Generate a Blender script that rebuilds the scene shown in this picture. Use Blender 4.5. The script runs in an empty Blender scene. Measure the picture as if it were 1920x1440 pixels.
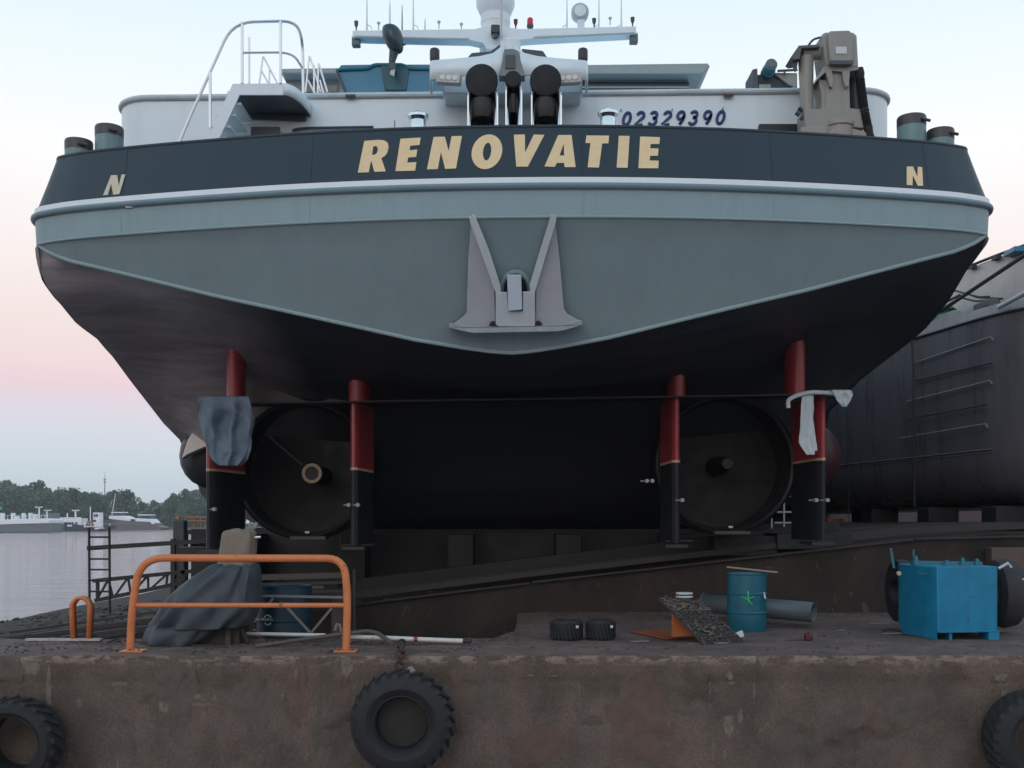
import bpy, bmesh, math, random
from mathutils import Vector, noise, Matrix
from mathutils.geometry import tessellate_polygon
random.seed(7)
PI=math.pi
S=bpy.context.scene
C=S.collection
# ------------------------------------------------------------------ camera
EYE=1.55; HOR=980.0; F=2000.0
cam=bpy.data.cameras.new('camera'); cam.sensor_width=36; cam.lens=37.5; cam.shift_y=(HOR-720)/1920
cam.clip_start=.1; cam.clip_end=6000
co=bpy.data.objects.new('camera',cam); C.objects.link(co); co.location=(0,0,EYE); co.rotation_euler=(PI/2,0,0)
S.camera=co
# ------------------------------------------------------------------ world (dusk after sunset, belt of Venus ahead)
w=bpy.data.worlds.new('World'); S.world=w; w.use_nodes=True
nt=w.node_tree; nt.nodes.clear()
def lin(c): 
    c=c/255.0
    return c/12.92 if c<=.04045 else ((c+.055)/1.055)**2.4
def rgb(r,g,b): return (lin(r),lin(g),lin(b),1)
out=nt.nodes.new('ShaderNodeOutputWorld'); bg=nt.nodes.new('ShaderNodeBackground')
tc=nt.nodes.new('ShaderNodeTexCoord'); sep=nt.nodes.new('ShaderNodeSeparateXYZ')
nt.links.new(tc.outputs['Generated'],sep.inputs[0])
ramp=nt.nodes.new('ShaderNodeValToRGB'); nt.links.new(sep.outputs['Z'],ramp.inputs[0])
stops=[(0,(190,208,220)),(.05,(199,216,228)),(.078,(209,216,231)),(.104,(221,213,228)),(.120,(233,207,219)),(.135,(238,214,220)),(.168,(240,222,222)),
       (.22,(247,235,233)),(.31,(252,251,253)),(.37,(240,249,254)),(.46,(222,242,251)),(.65,(200,228,248)),(1.0,(160,195,230))]
cr=ramp.color_ramp
cr.elements[0].position=0; cr.elements[0].color=rgb(*stops[0][1]); cr.elements[1].position=1; cr.elements[1].color=rgb(*stops[-1][1])
for p,c in stops[1:-1]:
    e=cr.elements.new(p); e.color=rgb(*c)
sky=nt.nodes.new('ShaderNodeTexSky'); sky.sky_type='NISHITA'; sky.sun_disc=False
SUN_AZ=math.radians(200); sky.sun_elevation=math.radians(1.0); sky.sun_rotation=SUN_AZ
sk2=nt.nodes.new('ShaderNodeVectorMath'); sk2.operation='SCALE'; sk2.inputs['Scale'].default_value=.05
nt.links.new(sky.outputs[0],sk2.inputs[0])
add=nt.nodes.new('ShaderNodeVectorMath'); add.operation='ADD'
nt.links.new(ramp.outputs[0],add.inputs[0]); nt.links.new(sk2.outputs[0],add.inputs[1])
nt.links.new(add.outputs[0],bg.inputs['Color']); bg.inputs['Strength'].default_value=1.0
nt.links.new(bg.outputs[0],out.inputs[0])
sl=bpy.data.lights.new('sun','SUN'); sl.energy=.3; sl.angle=math.radians(25); sl.color=(1,.97,.96)
so=bpy.data.objects.new('sun',sl); C.objects.link(so); so.rotation_euler=(math.radians(68),0,math.radians(-20))
S.view_settings.view_transform='Standard'; S.view_settings.look='None'; S.view_settings.gamma=1; S.view_settings.exposure=0
S.view_settings.use_curve_mapping=False
S.render.engine='CYCLES'
# ------------------------------------------------------------------ helpers
def P(px,py,d): return Vector(((px-960)*d/F, d, EYE+(HOR-py)*d/F))
def gd(py,z=0): return (EYE-z)*F/(py-HOR)
MC={}
def mat(name,col,rough=.6,metal=0,var=.12,vs=3.0,bump=.0,bs=30,streak=0,rust=None,rusta=0,coat=0,stretch=(1,1,1),spec=.5,trans=0):
    if name in MC: return MC[name]
    m=bpy.data.materials.new(name); m.use_nodes=True; n=m.node_tree; b=n.nodes['Principled BSDF']; L=n.links.new
    b.inputs['Roughness'].default_value=rough; b.inputs['Metallic'].default_value=metal
    b.inputs['Specular IOR Level'].default_value=spec; b.inputs['Coat Weight'].default_value=coat; b.inputs['Coat Roughness'].default_value=.1
    t=n.nodes.new('ShaderNodeTexCoord'); mp=n.nodes.new('ShaderNodeMapping'); L(t.outputs['Object'],mp.inputs[0]); mp.inputs['Scale'].default_value=stretch
    nz=n.nodes.new('ShaderNodeTexNoise'); nz.inputs['Scale'].default_value=vs; nz.inputs['Detail'].default_value=8; nz.inputs['Roughness'].default_value=.62
    L(mp.outputs[0],nz.inputs['Vector'])
    mr=n.nodes.new('ShaderNodeMapRange'); mr.inputs[1].default_value=.3; mr.inputs[2].default_value=.7; mr.inputs[3].default_value=1-var; mr.inputs[4].default_value=1+var
    L(nz.outputs['Fac'],mr.inputs[0])
    hs=n.nodes.new('ShaderNodeHueSaturation'); hs.inputs['Color'].default_value=(*col[:3],1); L(mr.outputs[0],hs.inputs['Value'])
    last=hs.outputs[0]
    if streak>0:
        mp2=n.nodes.new('ShaderNodeMapping'); mp2.inputs['Scale'].default_value=(6,6,.35); L(t.outputs['Object'],mp2.inputs[0])
        n2=n.nodes.new('ShaderNodeTexNoise'); n2.inputs['Scale'].default_value=1.3; n2.inputs['Detail'].default_value=6; L(mp2.outputs[0],n2.inputs['Vector'])
        m2=n.nodes.new('ShaderNodeMapRange'); m2.inputs[1].default_value=.45; m2.inputs[2].default_value=.75; m2.inputs[3].default_value=1; m2.inputs[4].default_value=1-streak
        L(n2.outputs['Fac'],m2.inputs[0])
        h2=n.nodes.new('ShaderNodeHueSaturation'); L(last,h2.inputs['Color']); L(m2.outputs[0],h2.inputs['Value']); last=h2.outputs[0]
    if rust:
        n3=n.nodes.new('ShaderNodeTexNoise'); n3.inputs['Scale'].default_value=vs*2.3; n3.inputs['Detail'].default_value=10; n3.inputs['Roughness'].default_value=.7
        L(mp.outputs[0],n3.inputs['Vector'])
        m3=n.nodes.new('ShaderNodeMapRange'); m3.inputs[1].default_value=.62-rusta*.3; m3.inputs[2].default_value=.70-rusta*.25; L(n3.outputs['Fac'],m3.inputs[0])
        mx=n.nodes.new('ShaderNodeMix'); mx.data_type='RGBA'; L(m3.outputs[0],mx.inputs[0]); L(last,mx.inputs[6]); mx.inputs[7].default_value=(*rust[:3],1); last=mx.outputs[2]
    L(last,b.inputs['Base Color'])
    # roughness variation
    mr4=n.nodes.new('ShaderNodeMapRange'); mr4.inputs[1].default_value=.3; mr4.inputs[2].default_value=.7
    mr4.inputs[3].default_value=max(.02,rough*.8); mr4.inputs[4].default_value=min(1,rough*1.2); L(nz.outputs['Fac'],mr4.inputs[0]); L(mr4.outputs[0],b.inputs['Roughness'])
    if bump>0:
        nb=n.nodes.new('ShaderNodeTexNoise'); nb.inputs['Scale'].default_value=bs; nb.inputs['Detail'].default_value=6; L(mp.outputs[0],nb.inputs['Vector'])
        bp=n.nodes.new('ShaderNodeBump'); bp.inputs['Strength'].default_value=bump; bp.inputs['Distance'].default_value=.02; L(nb.outputs['Fac'],bp.inputs['Height']); L(bp.outputs[0],b.inputs['Normal'])
    MC[name]=m; return m
class MB:
    def __init__(s): s.v=[]; s.f=[]
    def add(s,vs,fs):
        o=len(s.v); s.v+= [Vector(p) for p in vs]; s.f+=[tuple(i+o for i in f) for f in fs]; return s
    def box(s,c,sz,R=None):
        hx,hy,hz=sz[0]/2,sz[1]/2,sz[2]/2; vs=[]
        for z in(-hz,hz):
            for x,y in((-hx,-hy),(hx,-hy),(hx,hy),(-hx,hy)):
                p=Vector((x,y,z)); 
                if R: p=R@p
                vs.append(p+Vector(c))
        return s.add(vs,[(0,3,2,1),(4,5,6,7),(0,1,5,4),(1,2,6,5),(2,3,7,6),(3,0,4,7)])
    def bar(s,a,b,wd,ht=None,up=(0,0,1)):
        a=Vector(a);b=Vector(b);ht=ht or wd;d=(b-a);L=d.length;d.normalize();u=Vector(up)
        if abs(d.dot(u))>.98:u=Vector((0,1,0))
        x=d.cross(u).normalized();z=x.cross(d);R=Matrix((x,d,z)).transposed()
        return s.box((a+b)/2,(wd,L,ht),R)
    def tube(s,pts,r,n=10,cap=True):
        pts=[Vector(p) for p in pts]; m=len(pts)
        rs=r if isinstance(r,(list,tuple)) else [r]*m
        vs=[];fs=[];prev=None
        for i,p in enumerate(pts):
            t=((pts[min(i+1,m-1)]-pts[max(i-1,0)])).normalized()
            if prev is None:
                u=Vector((0,0,1)) if abs(t.z)<.9 else Vector((1,0,0))
                x=t.cross(u).normalized()
            else: x=(prev-t*prev.dot(t)).normalized()
            prev=x;y=t.cross(x)
            for k in range(n):
                a=2*PI*k/n; vs.append(p+(x*math.cos(a)+y*math.sin(a))*rs[i])
        for i in range(m-1):
            for k in range(n):
                k2=(k+1)%n; fs.append((i*n+k,i*n+k2,(i+1)*n+k2,(i+1)*n+k))
        if cap: fs.append(tuple(range(n-1,-1,-1))); fs.append(tuple((m-1)*n+k for k in range(n)))
        return s.add(vs,fs)
    def lathe(s,prof,o=(0,0,0),axis='Z',n=28,closed=False,cap=True):
        vs=[];fs=[];m=len(prof);o=Vector(o)
        for r,h in prof:
            for k in range(n):
                a=2*PI*k/n;c,q=math.cos(a)*r,math.sin(a)*r
                vs.append(o+(Vector((c,q,h)) if axis=='Z' else Vector((c,h,q)) if axis=='Y' else Vector((h,c,q))))
        rng=m if closed else m-1
        for i in range(rng):
            j=(i+1)%m
            for k in range(n):
                k2=(k+1)%n; fs.append((i*n+k,i*n+k2,j*n+k2,j*n+k))
        if not closed and cap:
            if prof[0][0]>1e-4: fs.append(tuple(range(n-1,-1,-1)))
            if prof[-1][0]>1e-4: fs.append(tuple((m-1)*n+k for k in range(n)))
        return s.add(vs,fs)
    def prism(s,loop,vec):
        loop=[Vector(p) for p in loop];vec=Vector(vec);n=len(loop)
        tri=tessellate_polygon([loop]); vs=loop+[p+vec for p in loop]
        fs=[tuple(t) for t in tri]+[tuple(i+n for i in reversed(t)) for t in tri]+[(i,(i+1)%n,(i+1)%n+n,i+n) for i in range(n)]
        return s.add(vs,fs)
    def grid(s,rows,closed=False):
        m=len(rows);n=len(rows[0]);vs=[p for r in rows for p in r];fs=[]
        for i in range(m-1):
            for k in range(n if closed else n-1):
                k2=(k+1)%n; fs.append((i*n+k,i*n+k2,(i+1)*n+k2,(i+1)*n+k))
        return s.add(vs,fs)
    def build(s,name,m,parent=None,bevel=0,ang=35,solid=0,sub=0,origin=None):
        me=bpy.data.meshes.new(name)
        lo=Vector([min(p[i] for p in s.v) for i in range(3)]);hi=Vector([max(p[i] for p in s.v) for i in range(3)])
        o=Vector(origin) if origin is not None else Vector(((lo.x+hi.x)/2,(lo.y+hi.y)/2,lo.z))
        me.from_pydata([p-o for p in s.v],[],s.f)
        bm=bmesh.new();bm.from_mesh(me)
        bmesh.ops.remove_doubles(bm,verts=bm.verts,dist=1e-5)
        bmesh.ops.recalc_face_normals(bm,faces=bm.faces);bm.to_mesh(me);bm.free()
        me.shade_smooth(); me.set_sharp_from_angle(angle=math.radians(ang))
        for q in (m if isinstance(m,list) else [m]): me.materials.append(q)
        ob=bpy.data.objects.new(name,me);C.objects.link(ob)
        if parent:
            ob.parent=parent; pw=parent['_w'] if '_w' in parent else (0,0,0); ob.location=o-Vector(pw)
        else: ob.location=o
        ob['_w']=tuple(o)
        if solid: q=ob.modifiers.new('thickness','SOLIDIFY');q.thickness=solid;q.offset=0
        if sub: q=ob.modifiers.new('sub','SUBSURF');q.levels=sub;q.render_levels=sub
        if bevel: q=ob.modifiers.new('bevel','BEVEL');q.width=bevel;q.segments=2;q.limit_method='ANGLE';q.angle_limit=math.radians(40)
        return ob
def thing(name,label,cat,loc,group=None):
    o=bpy.data.objects.new(name,None);C.objects.link(o);o.location=loc;o['_w']=tuple(loc);o.empty_display_size=.2
    return tag(o,label,cat,group)
def tag(o,label,cat,group=None):
    o['label']=label;o['category']=cat
    if group:o['group']=group
    return o
def struct(o): o['kind']='structure'; return o
def dup(o,loc,rz=None,label=None,scale=None):
    def cp(a,par):
        c=a.copy();C.objects.link(c)
        if par: c.parent=par
        for ch in [x for x in bpy.data.objects if x.parent==a]: cp(ch,c)
        return c
    c=cp(o,None);c.location=loc
    if rz is not None:c.rotation_euler.z=rz
    if label:c['label']=label
    if scale:c.scale=scale
    return c
def arc(c,r,a0,a1,n,pl='XZ',y=0):
    return [Vector((c[0]+r*math.cos(a0+(a1-a0)*i/n),y,c[1]+r*math.sin(a0+(a1-a0)*i/n))) for i in range(n+1)]
def ip(x,tab):
    if x<=tab[0][0]:return tab[0][1]
    for (a,b),(c,d) in zip(tab,tab[1:]):
        if x<=c:return b+(d-b)*(x-a)/(c-a)
    return tab[-1][1]
def sm(x,a,b):
    t=max(0,min(1,(x-a)/(b-a)));return t*t*(3-2*t)
def rounded(pts,r,n=6):
    """round the corners of an open 3D polyline"""
    pts=[Vector(p) for p in pts];o=[pts[0]]
    for a,b,c in zip(pts,pts[1:],pts[2:]):
        d1=(a-b);d2=(c-b);q=min(r,d1.length*.45,d2.length*.45);p1=b+d1.normalized()*q;p2=b+d2.normalized()*q
        for i in range(n+1):
            t=i/n;o.append(p1*(1-t)**2+b*2*t*(1-t)+p2*t*t)
    o.append(pts[-1]);return o
# ------------------------------------------------------------------ materials
M_navy=mat('navy hull paint',(.015,.030,.042),.45,var=.05,vs=1.5,coat=.1,spec=.4)
M_grey=mat('grey-green hull paint',(.245,.345,.375),.5,var=.06,vs=.8,streak=.08,spec=.4)
M_white=mat('white ship paint',(.74,.84,.89),.4,var=.03,vs=1.2,streak=.05)
M_stripe=mat('white stripe paint',(.75,.8,.84),.45,var=.04)
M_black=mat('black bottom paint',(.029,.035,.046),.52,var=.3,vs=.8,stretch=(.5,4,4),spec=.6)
_n=M_black.node_tree;_b=_n.nodes['Principled BSDF'];_src=_b.inputs['Base Color'].links[0].from_socket   # chalky streaks; port quarter also lightened to paint in light from the left
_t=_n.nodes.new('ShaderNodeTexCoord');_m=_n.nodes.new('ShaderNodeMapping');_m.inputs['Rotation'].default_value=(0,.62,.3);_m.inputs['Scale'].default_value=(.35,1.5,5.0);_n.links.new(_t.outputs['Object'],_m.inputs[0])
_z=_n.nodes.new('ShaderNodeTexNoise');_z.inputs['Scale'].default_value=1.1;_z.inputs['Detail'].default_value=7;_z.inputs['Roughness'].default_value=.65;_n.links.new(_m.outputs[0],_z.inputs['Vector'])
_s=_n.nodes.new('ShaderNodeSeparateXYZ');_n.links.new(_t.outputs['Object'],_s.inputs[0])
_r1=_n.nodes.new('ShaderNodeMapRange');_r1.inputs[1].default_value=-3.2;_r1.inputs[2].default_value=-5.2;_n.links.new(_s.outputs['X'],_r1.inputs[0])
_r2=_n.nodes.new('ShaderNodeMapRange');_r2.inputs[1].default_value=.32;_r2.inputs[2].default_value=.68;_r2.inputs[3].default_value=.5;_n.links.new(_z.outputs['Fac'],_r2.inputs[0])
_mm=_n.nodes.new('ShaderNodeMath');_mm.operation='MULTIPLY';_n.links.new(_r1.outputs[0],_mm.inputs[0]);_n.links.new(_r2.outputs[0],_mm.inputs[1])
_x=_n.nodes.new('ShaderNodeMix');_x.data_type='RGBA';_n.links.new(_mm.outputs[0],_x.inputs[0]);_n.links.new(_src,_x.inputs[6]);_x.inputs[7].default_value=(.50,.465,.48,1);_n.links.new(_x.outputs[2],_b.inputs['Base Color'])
M_blackm=mat('black rudder paint',(.008,.010,.014),.6,var=.2,vs=2)
M_red=mat('oxide red paint',(.32,.04,.05),.34,var=.15,vs=3,streak=.15)
M_primer=mat('beige primer',(.5,.36,.22),.6,var=.2,vs=6)
M_gold=mat('gold leaf lettering',(.80,.60,.34),.5,metal=.0,var=.07,vs=5)
M_blue=mat('dark blue figures',(.012,.04,.17),.45,var=.05)
M_anchor=mat('pale grey anchor paint',(.52,.58,.61),.5,var=.05,vs=3,streak=.1)
M_steel=mat('stainless steel',(.82,.82,.84),.38,metal=1,var=.05)
M_chrome=mat('polished steel',(.8,.8,.8),.06,metal=1,var=.03)
M_mesh=mat('black exhaust mesh',(.008,.009,.011),.7,var=.1)
M_dgrey=mat('slate grey paint',(.06,.075,.095),.5,var=.06)
M_crane=mat('stone grey crane paint',(.29,.29,.265),.45,var=.07,vs=4,streak=.12)
M_rubber=mat('black rubber',(.015,.0155,.018),.75,var=.35,vs=5,bump=.3,bs=20)
M_glass=mat('dark window glass',(.02,.035,.045),.08,var=.02)
M_roof=mat('grey-green roof paint',(.27,.33,.34),.5,var=.04)
M_boll=mat('grey bollard paint',(.16,.27,.29),.45,var=.1,vs=4,streak=.2)
M_bolltop=mat('worn bollard steel',(.075,.07,.075),.5,var=.25,vs=9,metal=.4)
M_dinghy=mat('teal blue dinghy',(.016,.17,.28),.35,var=.08,vs=3)
M_motor=mat('dark green outboard plastic',(.018,.05,.062),.32,var=.1)
M_redlamp=mat('red lamp glass',(.65,.02,.03),.25,var=.02)
M_orange=mat('orange railing paint',(.62,.19,.065),.5,var=.1,vs=6,streak=.08,rust=(.16,.06,.03),rusta=.02)
M_conc=None
M_tarp=mat('blue grey tarpaulin',(.050,.064,.078),.6,var=.18,vs=5,bump=.25,bs=9)
M_sack=mat('beige canvas cover',(.20,.16,.125),.85,var=.15,vs=8,bump=.25,bs=14)
M_rag=mat('grey blue cloth',(.14,.195,.255),.9,var=.15,vs=12,bump=.3,bs=60)
M_rag2=mat('pale blue cloth',(.50,.58,.62),.85,var=.12,vs=9,bump=.2,bs=50)
M_drum=mat('blue drum paint',(.008,.11,.165),.4,var=.12,vs=4,rust=(.05,.04,.035),rusta=.15)
M_tank=mat('bright blue tank paint',(.004,.20,.36),.46,var=.14,vs=3,streak=.18,rust=(.03,.07,.09),rusta=.08,bump=.08,bs=6)
M_rust=mat('rusty steel',(.06,.042,.036),.8,var=.3,vs=8,bump=.3,bs=30,rust=(.10,.05,.03),rusta=.2)
M_dsteel=mat('dark weathered steel',(.026,.025,.028),.6,var=.3,vs=5,rust=(.05,.035,.028),rusta=.25)
M_timber=mat('old grey timber',(.085,.07,.06),.85,var=.25,vs=4,stretch=(.4,4,4),bump=.3)
M_pvc=mat('white plastic pipe',(.6,.6,.57),.4,var=.08,vs=9,rust=(.2,.15,.12),rusta=.05)
M_pipe=mat('grey plastic pipe',(.085,.11,.125),.45,var=.1)
M_green=mat('green spray paint',(.02,.5,.15),.5,var=.1)
M_litter=mat('pale litter',(.55,.6,.6),.6,var=.1)
M_bark=mat('far bark',(.06,.05,.04),.9,var=.2)
M_leaf=[mat('foliage %s'%n,c,.8,var=.35,vs=.35) for n,c in (('grey willow',(.12,.165,.10)),('mid poplar',(.085,.13,.075)),('dark alder',(.055,.09,.055)))]
# concrete with stains
def concrete(name,base,dark,light,scale=1.0,edge=False):
    m=bpy.data.materials.new(name);m.use_nodes=True;n=m.node_tree;b=n.nodes['Principled BSDF'];L=n.links.new
    b.inputs['Roughness'].default_value=.88;b.inputs['Specular IOR Level'].default_value=.3
    t=n.nodes.new('ShaderNodeTexCoord')
    def nz(sc,det,st,ro=.6):
        mp=n.nodes.new('ShaderNodeMapping');mp.inputs['Scale'].default_value=st;L(t.outputs['Object'],mp.inputs[0])
        q=n.nodes.new('ShaderNodeTexNoise');q.inputs['Scale'].default_value=sc*scale;q.inputs['Detail'].default_value=det;q.inputs['Roughness'].default_value=ro;L(mp.outputs[0],q.inputs['Vector']);return q.outputs['Fac']
    def mr(f,a,bb,c=0,d=1):
        q=n.nodes.new('ShaderNodeMapRange');L(f,q.inputs[0]);q.inputs[1].default_value=a;q.inputs[2].default_value=bb;q.inputs[3].default_value=c;q.inputs[4].default_value=d;return q.outputs[0]
    def mix(f,a,bb):
        q=n.nodes.new('ShaderNodeMix');q.data_type='RGBA';L(f,q.inputs[0])
        if isinstance(a,tuple):q.inputs[6].default_value=(*a,1)
        else:L(a,q.inputs[6])
        if isinstance(bb,tuple):q.inputs[7].default_value=(*bb,1)
        else:L(bb,q.inputs[7])
        return q.outputs[2]
    c=mix(mr(nz(1.1,8,(1,1,.8)),.38,.62),base,dark)
    c=mix(mr(nz(2.0,9,(2.2,2.2,.35)),.50,.72,0,.6),c,dark)
    c=mix(mr(nz(1.6,9,(1.6,1.6,.6),.75),.60,.68,0,.30),c,(base[0]*1.7,base[1]*1.35,base[2]*1.15))
    c=mix(mr(nz(3.0,12,(1,1,1.0),.68),.615,.66,0,.6),c,light)
    c=mix(mr(nz(5.0,12,(1.6,1.6,.5),.75),.63,.66,0,.75),c,(light[0]*1.25,light[1]*1.2,light[2]*1.1))
    if edge:
        sp=n.nodes.new('ShaderNodeSeparateXYZ');L(t.outputs['Object'],sp.inputs[0])
        e1=mr(sp.outputs['Z'],2.47,2.56,0,1);e2=mr(nz(4,10,(1,1,2.5),.7),.47,.55,0,.8)
        ml=n.nodes.new('ShaderNodeMath');ml.operation='MULTIPLY';L(e1,ml.inputs[0]);L(e2,ml.inputs[1]);c=mix(ml.outputs[0],c,(.30,.225,.18))
        e3=mr(sp.outputs['Z'],1.25,1.05,0,1);c=mix(e3,c,(dark[0]*.4,dark[1]*.5,dark[2]*.45))
    c=mix(mr(nz(.9,5,(1,1,1.3)),.56,.66,0,.55),c,(dark[0]*.6,dark[1]*.72,dark[2]*.6))
    g=n.nodes.new('ShaderNodeHueSaturation');L(c,g.inputs['Color']);L(mr(nz(40,6,(1,1,1)),.3,.7,.75,1.25),g.inputs['Value'])
    L(g.outputs[0],b.inputs['Base Color'])
    bp=n.nodes.new('ShaderNodeBump');bp.inputs['Strength'].default_value=.6;bp.inputs['Distance'].default_value=.02;L(nz(22,10,(1,1,1),.7),bp.inputs['Height']);L(bp.outputs[0],b.inputs['Normal'])
    return m
M_conc=concrete('stained quay concrete',(.146,.110,.092),(.090,.070,.057),(.19,.155,.125),1,True)
M_deck=concrete('quay deck grit',(.19,.135,.122),(.12,.088,.080),(.28,.22,.19),2)
M_ramp=concrete('slipway concrete',(.048,.037,.032),(.030,.025,.023),(.11,.09,.08))
M_soil=concrete('dark slipway mud',(.050,.045,.040),(.030,.028,.026),(.10,.095,.085))
# ------------------------------------------------------------------ water, banks, slipway
ZW=-1.6
wm=bpy.data.materials.new('river water');wm.use_nodes=True;n=wm.node_tree;b=n.nodes['Principled BSDF']
b.inputs['Base Color'].default_value=(.44,.36,.365,1);b.inputs['Roughness'].default_value=.06;b.inputs['IOR'].default_value=1.33
t=n.nodes.new('ShaderNodeTexCoord');mp=n.nodes.new('ShaderNodeMapping');mp.inputs['Scale'].default_value=(.3,1.0,1);n.links.new(t.outputs['Object'],mp.inputs[0])
q1=n.nodes.new('ShaderNodeTexNoise');q1.inputs['Scale'].default_value=.6;q1.inputs['Detail'].default_value=7;q1.inputs['Roughness'].default_value=.6;n.links.new(mp.outputs[0],q1.inputs['Vector'])
q2=n.nodes.new('ShaderNodeTexNoise');q2.inputs['Scale'].default_value=.12;q2.inputs['Detail'].default_value=4;n.links.new(mp.outputs[0],q2.inputs['Vector'])
mm=n.nodes.new('ShaderNodeMath');mm.operation='MULTIPLY';n.links.new(q1.outputs['Fac'],mm.inputs[0]);n.links.new(q2.outputs['Fac'],mm.inputs[1])
bp=n.nodes.new('ShaderNodeBump');bp.inputs['Strength'].default_value=.55;bp.inputs['Distance'].default_value=2.2;n.links.new(mm.outputs[0],bp.inputs['Height']);n.links.new(bp.outputs[0],b.inputs['Normal'])
struct(MB().add([(-2500,-60,ZW),(2500,-60,ZW),(2500,486,ZW),(-2500,486,ZW)],[(0,1,2,3)]).build('river_water',wm,origin=(0,0,ZW)))
def rz(X): return ip(X,[(-40,.51-.1255*40.37),(.37,.51),(6.5,1.22),(8.5,1.36),(9.5,1.38),(200,1.38)])
mb=MB();rows=[]
xs=[-40,-30,-24,-21,-19,-18,-17.5,-17,-16.5,-16,-15,-14]+[-13+i*.5 for i in range(45)]+[10,12,16,30,90,300]
ds=[18.45,18.6,19,19.5,20,21,22,23,24,26,28,31,35,40,47,55,65,80,110,160,260,420]
for d in ds:
    r=[]
    for x in xs:
        z=rz(x)+.06*(noise.noise(Vector((x*.6,d*.5,1)))) + (.05*noise.noise(Vector((x*1.3,d*.9,4))) if x<-8 else 0)
        r.append((x,d,z))
    rows.append(r)
mb.grid(rows)
mb.grid([[(x,18.45,-2.2) for x in xs],[(x,18.45,rows[0][i][2]) for i,x in enumerate(xs)]])
struct(mb.build('slipway_ramp',M_ramp,ang=60))
# far bank land
struct(MB().add([(-2500,484,-1.7),(-2500,492,-.6),(-2500,3000,0),(2500,484,-1.7),(2500,492,-.6),(2500,3000,0)],[(0,1,4,3),(1,2,5,4)]).build('far_riverbank',mat('far bank grass',(.06,.08,.045),.9,var=.2,vs=.05)))
# slip edge rail along the ramp side wall, and slipway rails
rail=thing('slipway_kerb_rail','thin dark steel rail running along the top of the brown slipway wall','rail',(0,18.4,.4))
m_=MB()
for a,bx in ((-3.0,.3),(.35,6.9),(6.95,12)):
    m_.bar((a,18.37,rz(a)+.02),(bx,18.37,rz(bx)+.01),.05,.03)
m_.build('edge_beam',M_dsteel,rail)
for i,(d,x0,x1) in enumerate([(18.9,-16,12),(19.5,-16.5,9),(21.5,-6,14),(23.1,-7,14),(26,-6,12),(28,-6,12),(33,-6,12)]):
    m_=MB();
    pts=[x0+(x1-x0)*k/12 for k in range(13)]
    for a,bx in zip(pts,pts[1:]): m_.bar((a,d,rz(a)+.14),(bx,d,rz(bx)+.14),.12,.10)
    o=m_.build('slipway_rail',M_dsteel)
    tag(o,['nearest dark slipway rail running down to the water','second slipway rail from the quay, sloping to the left','third slipway rail, in line with the rudders','fourth slipway rail from the quay','fifth slipway rail under the ship bottom','sixth slipway rail under the ship bottom','farthest slipway rail seen beyond the neighbouring hull'][i],'rail','rails across the slipway')
# pit floor between quay and ramp on the left
rows=[[(x,d,min(-.55,rz(x)-.05)+.12*noise.noise(Vector((x*.7,d,2)))) for x in [-22+k*.8 for k in range(29)]] for d in (14.0,15,16,17,18,18.5)]
struct(MB().grid(rows).build('slipway_pit',M_soil,ang=60))
struct(MB().add([(-400,-.9,-.05),(400,-.9,-.05),(400,-500,.3),(-400,-500,.3),(-400,-.9,-4),(400,-.9,-4)],[(0,1,2,3),(0,1,5,4)]).build('near_quay',M_ramp))
# ------------------------------------------------------------------ quay
DF=12.45   # front face distance
def backd(x): return ip(x,[(-40,14.15),(-5,14.2),(-.25,14.35),(.05,15.3),(.1,18.46),(40,18.46)])
def edge(x):
    n1=noise.fractal(Vector((x*1.7,3.1,0)),1.0,2.2,5); n2=noise.noise(Vector((x*.6,7,0)))
    return max(0,.5*n1+.02+.2*n2)*.09
rows=[]
X0,X1,NX=-9.0,8.5,620
zs=[0]+[-(k/46.0)*2.6 for k in range(1,47)]
for j,z in enumerate(zs):
    r=[]
    for i in range(NX+1):
        x=X0+(X1-X0)*i/NX
        e=edge(x)
        y=DF+.03*noise.noise(Vector((x*.5,z*.7,5)))+.012*noise.fractal(Vector((x*4,z*4,8)),1,2,4)
        if z>-.30: y+= -.015
        # horizontal lift joint with recess
        if abs(z+.30)<.03: y+=.018
        cav=noise.fractal(Vector((x*1.1,z*1.6,11)),1,2.1,5)
        if cav>.42: y+=min(.04,(cav-.42)*.25)
        k=max(0,1+z/.07)
        y+=e*k*k
        r.append((x,y,z-(.35*e if j==0 else 0)))
    rows.append(r)
struct(MB().grid(rows).build('quay_wall',M_conc,ang=80))
rows=[]
for j in range(15):
    t=j/14; r=[]
    for i in range(NX+1):
        x=X0+(X1-X0)*i/NX; e=edge(x)
        y0=rows and 0; 
        yf=DF+.03*noise.noise(Vector((x*.5,0,5)))+.012*noise.fractal(Vector((x*4,0,8)),1,2,4)-.015+e
        cav=noise.fractal(Vector((x*1.1,0,11)),1,2.1,5)
        if cav>.42: yf+=min(.04,(cav-.42)*.25)
        y=yf+(backd(x)-yf)*t**1.3
        z=-.35*e*max(0,1-t*14) + (.018*noise.fractal(Vector((x*1.5,y*1.5,2)),1,2,4) if t>0 else 0)
        r.append((x,y,z))
    rows.append(r)
mb=MB().grid(rows)
mb.grid([rows[-1],[(p[0],p[1]+.002,-1.5) for p in rows[-1]]])
for (xa,xb) in ((-40,X0),(X1,60)):
    mb.add([(xa,DF,0),(xb,DF,0),(xb,backd(xb),0),(xa,backd(xa),0),(xa,DF,-2.6),(xb,DF,-2.6)],[(0,1,2,3),(4,5,1,0)])
struct(mb.build('quay_deck',M_deck,ang=70))
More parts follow.
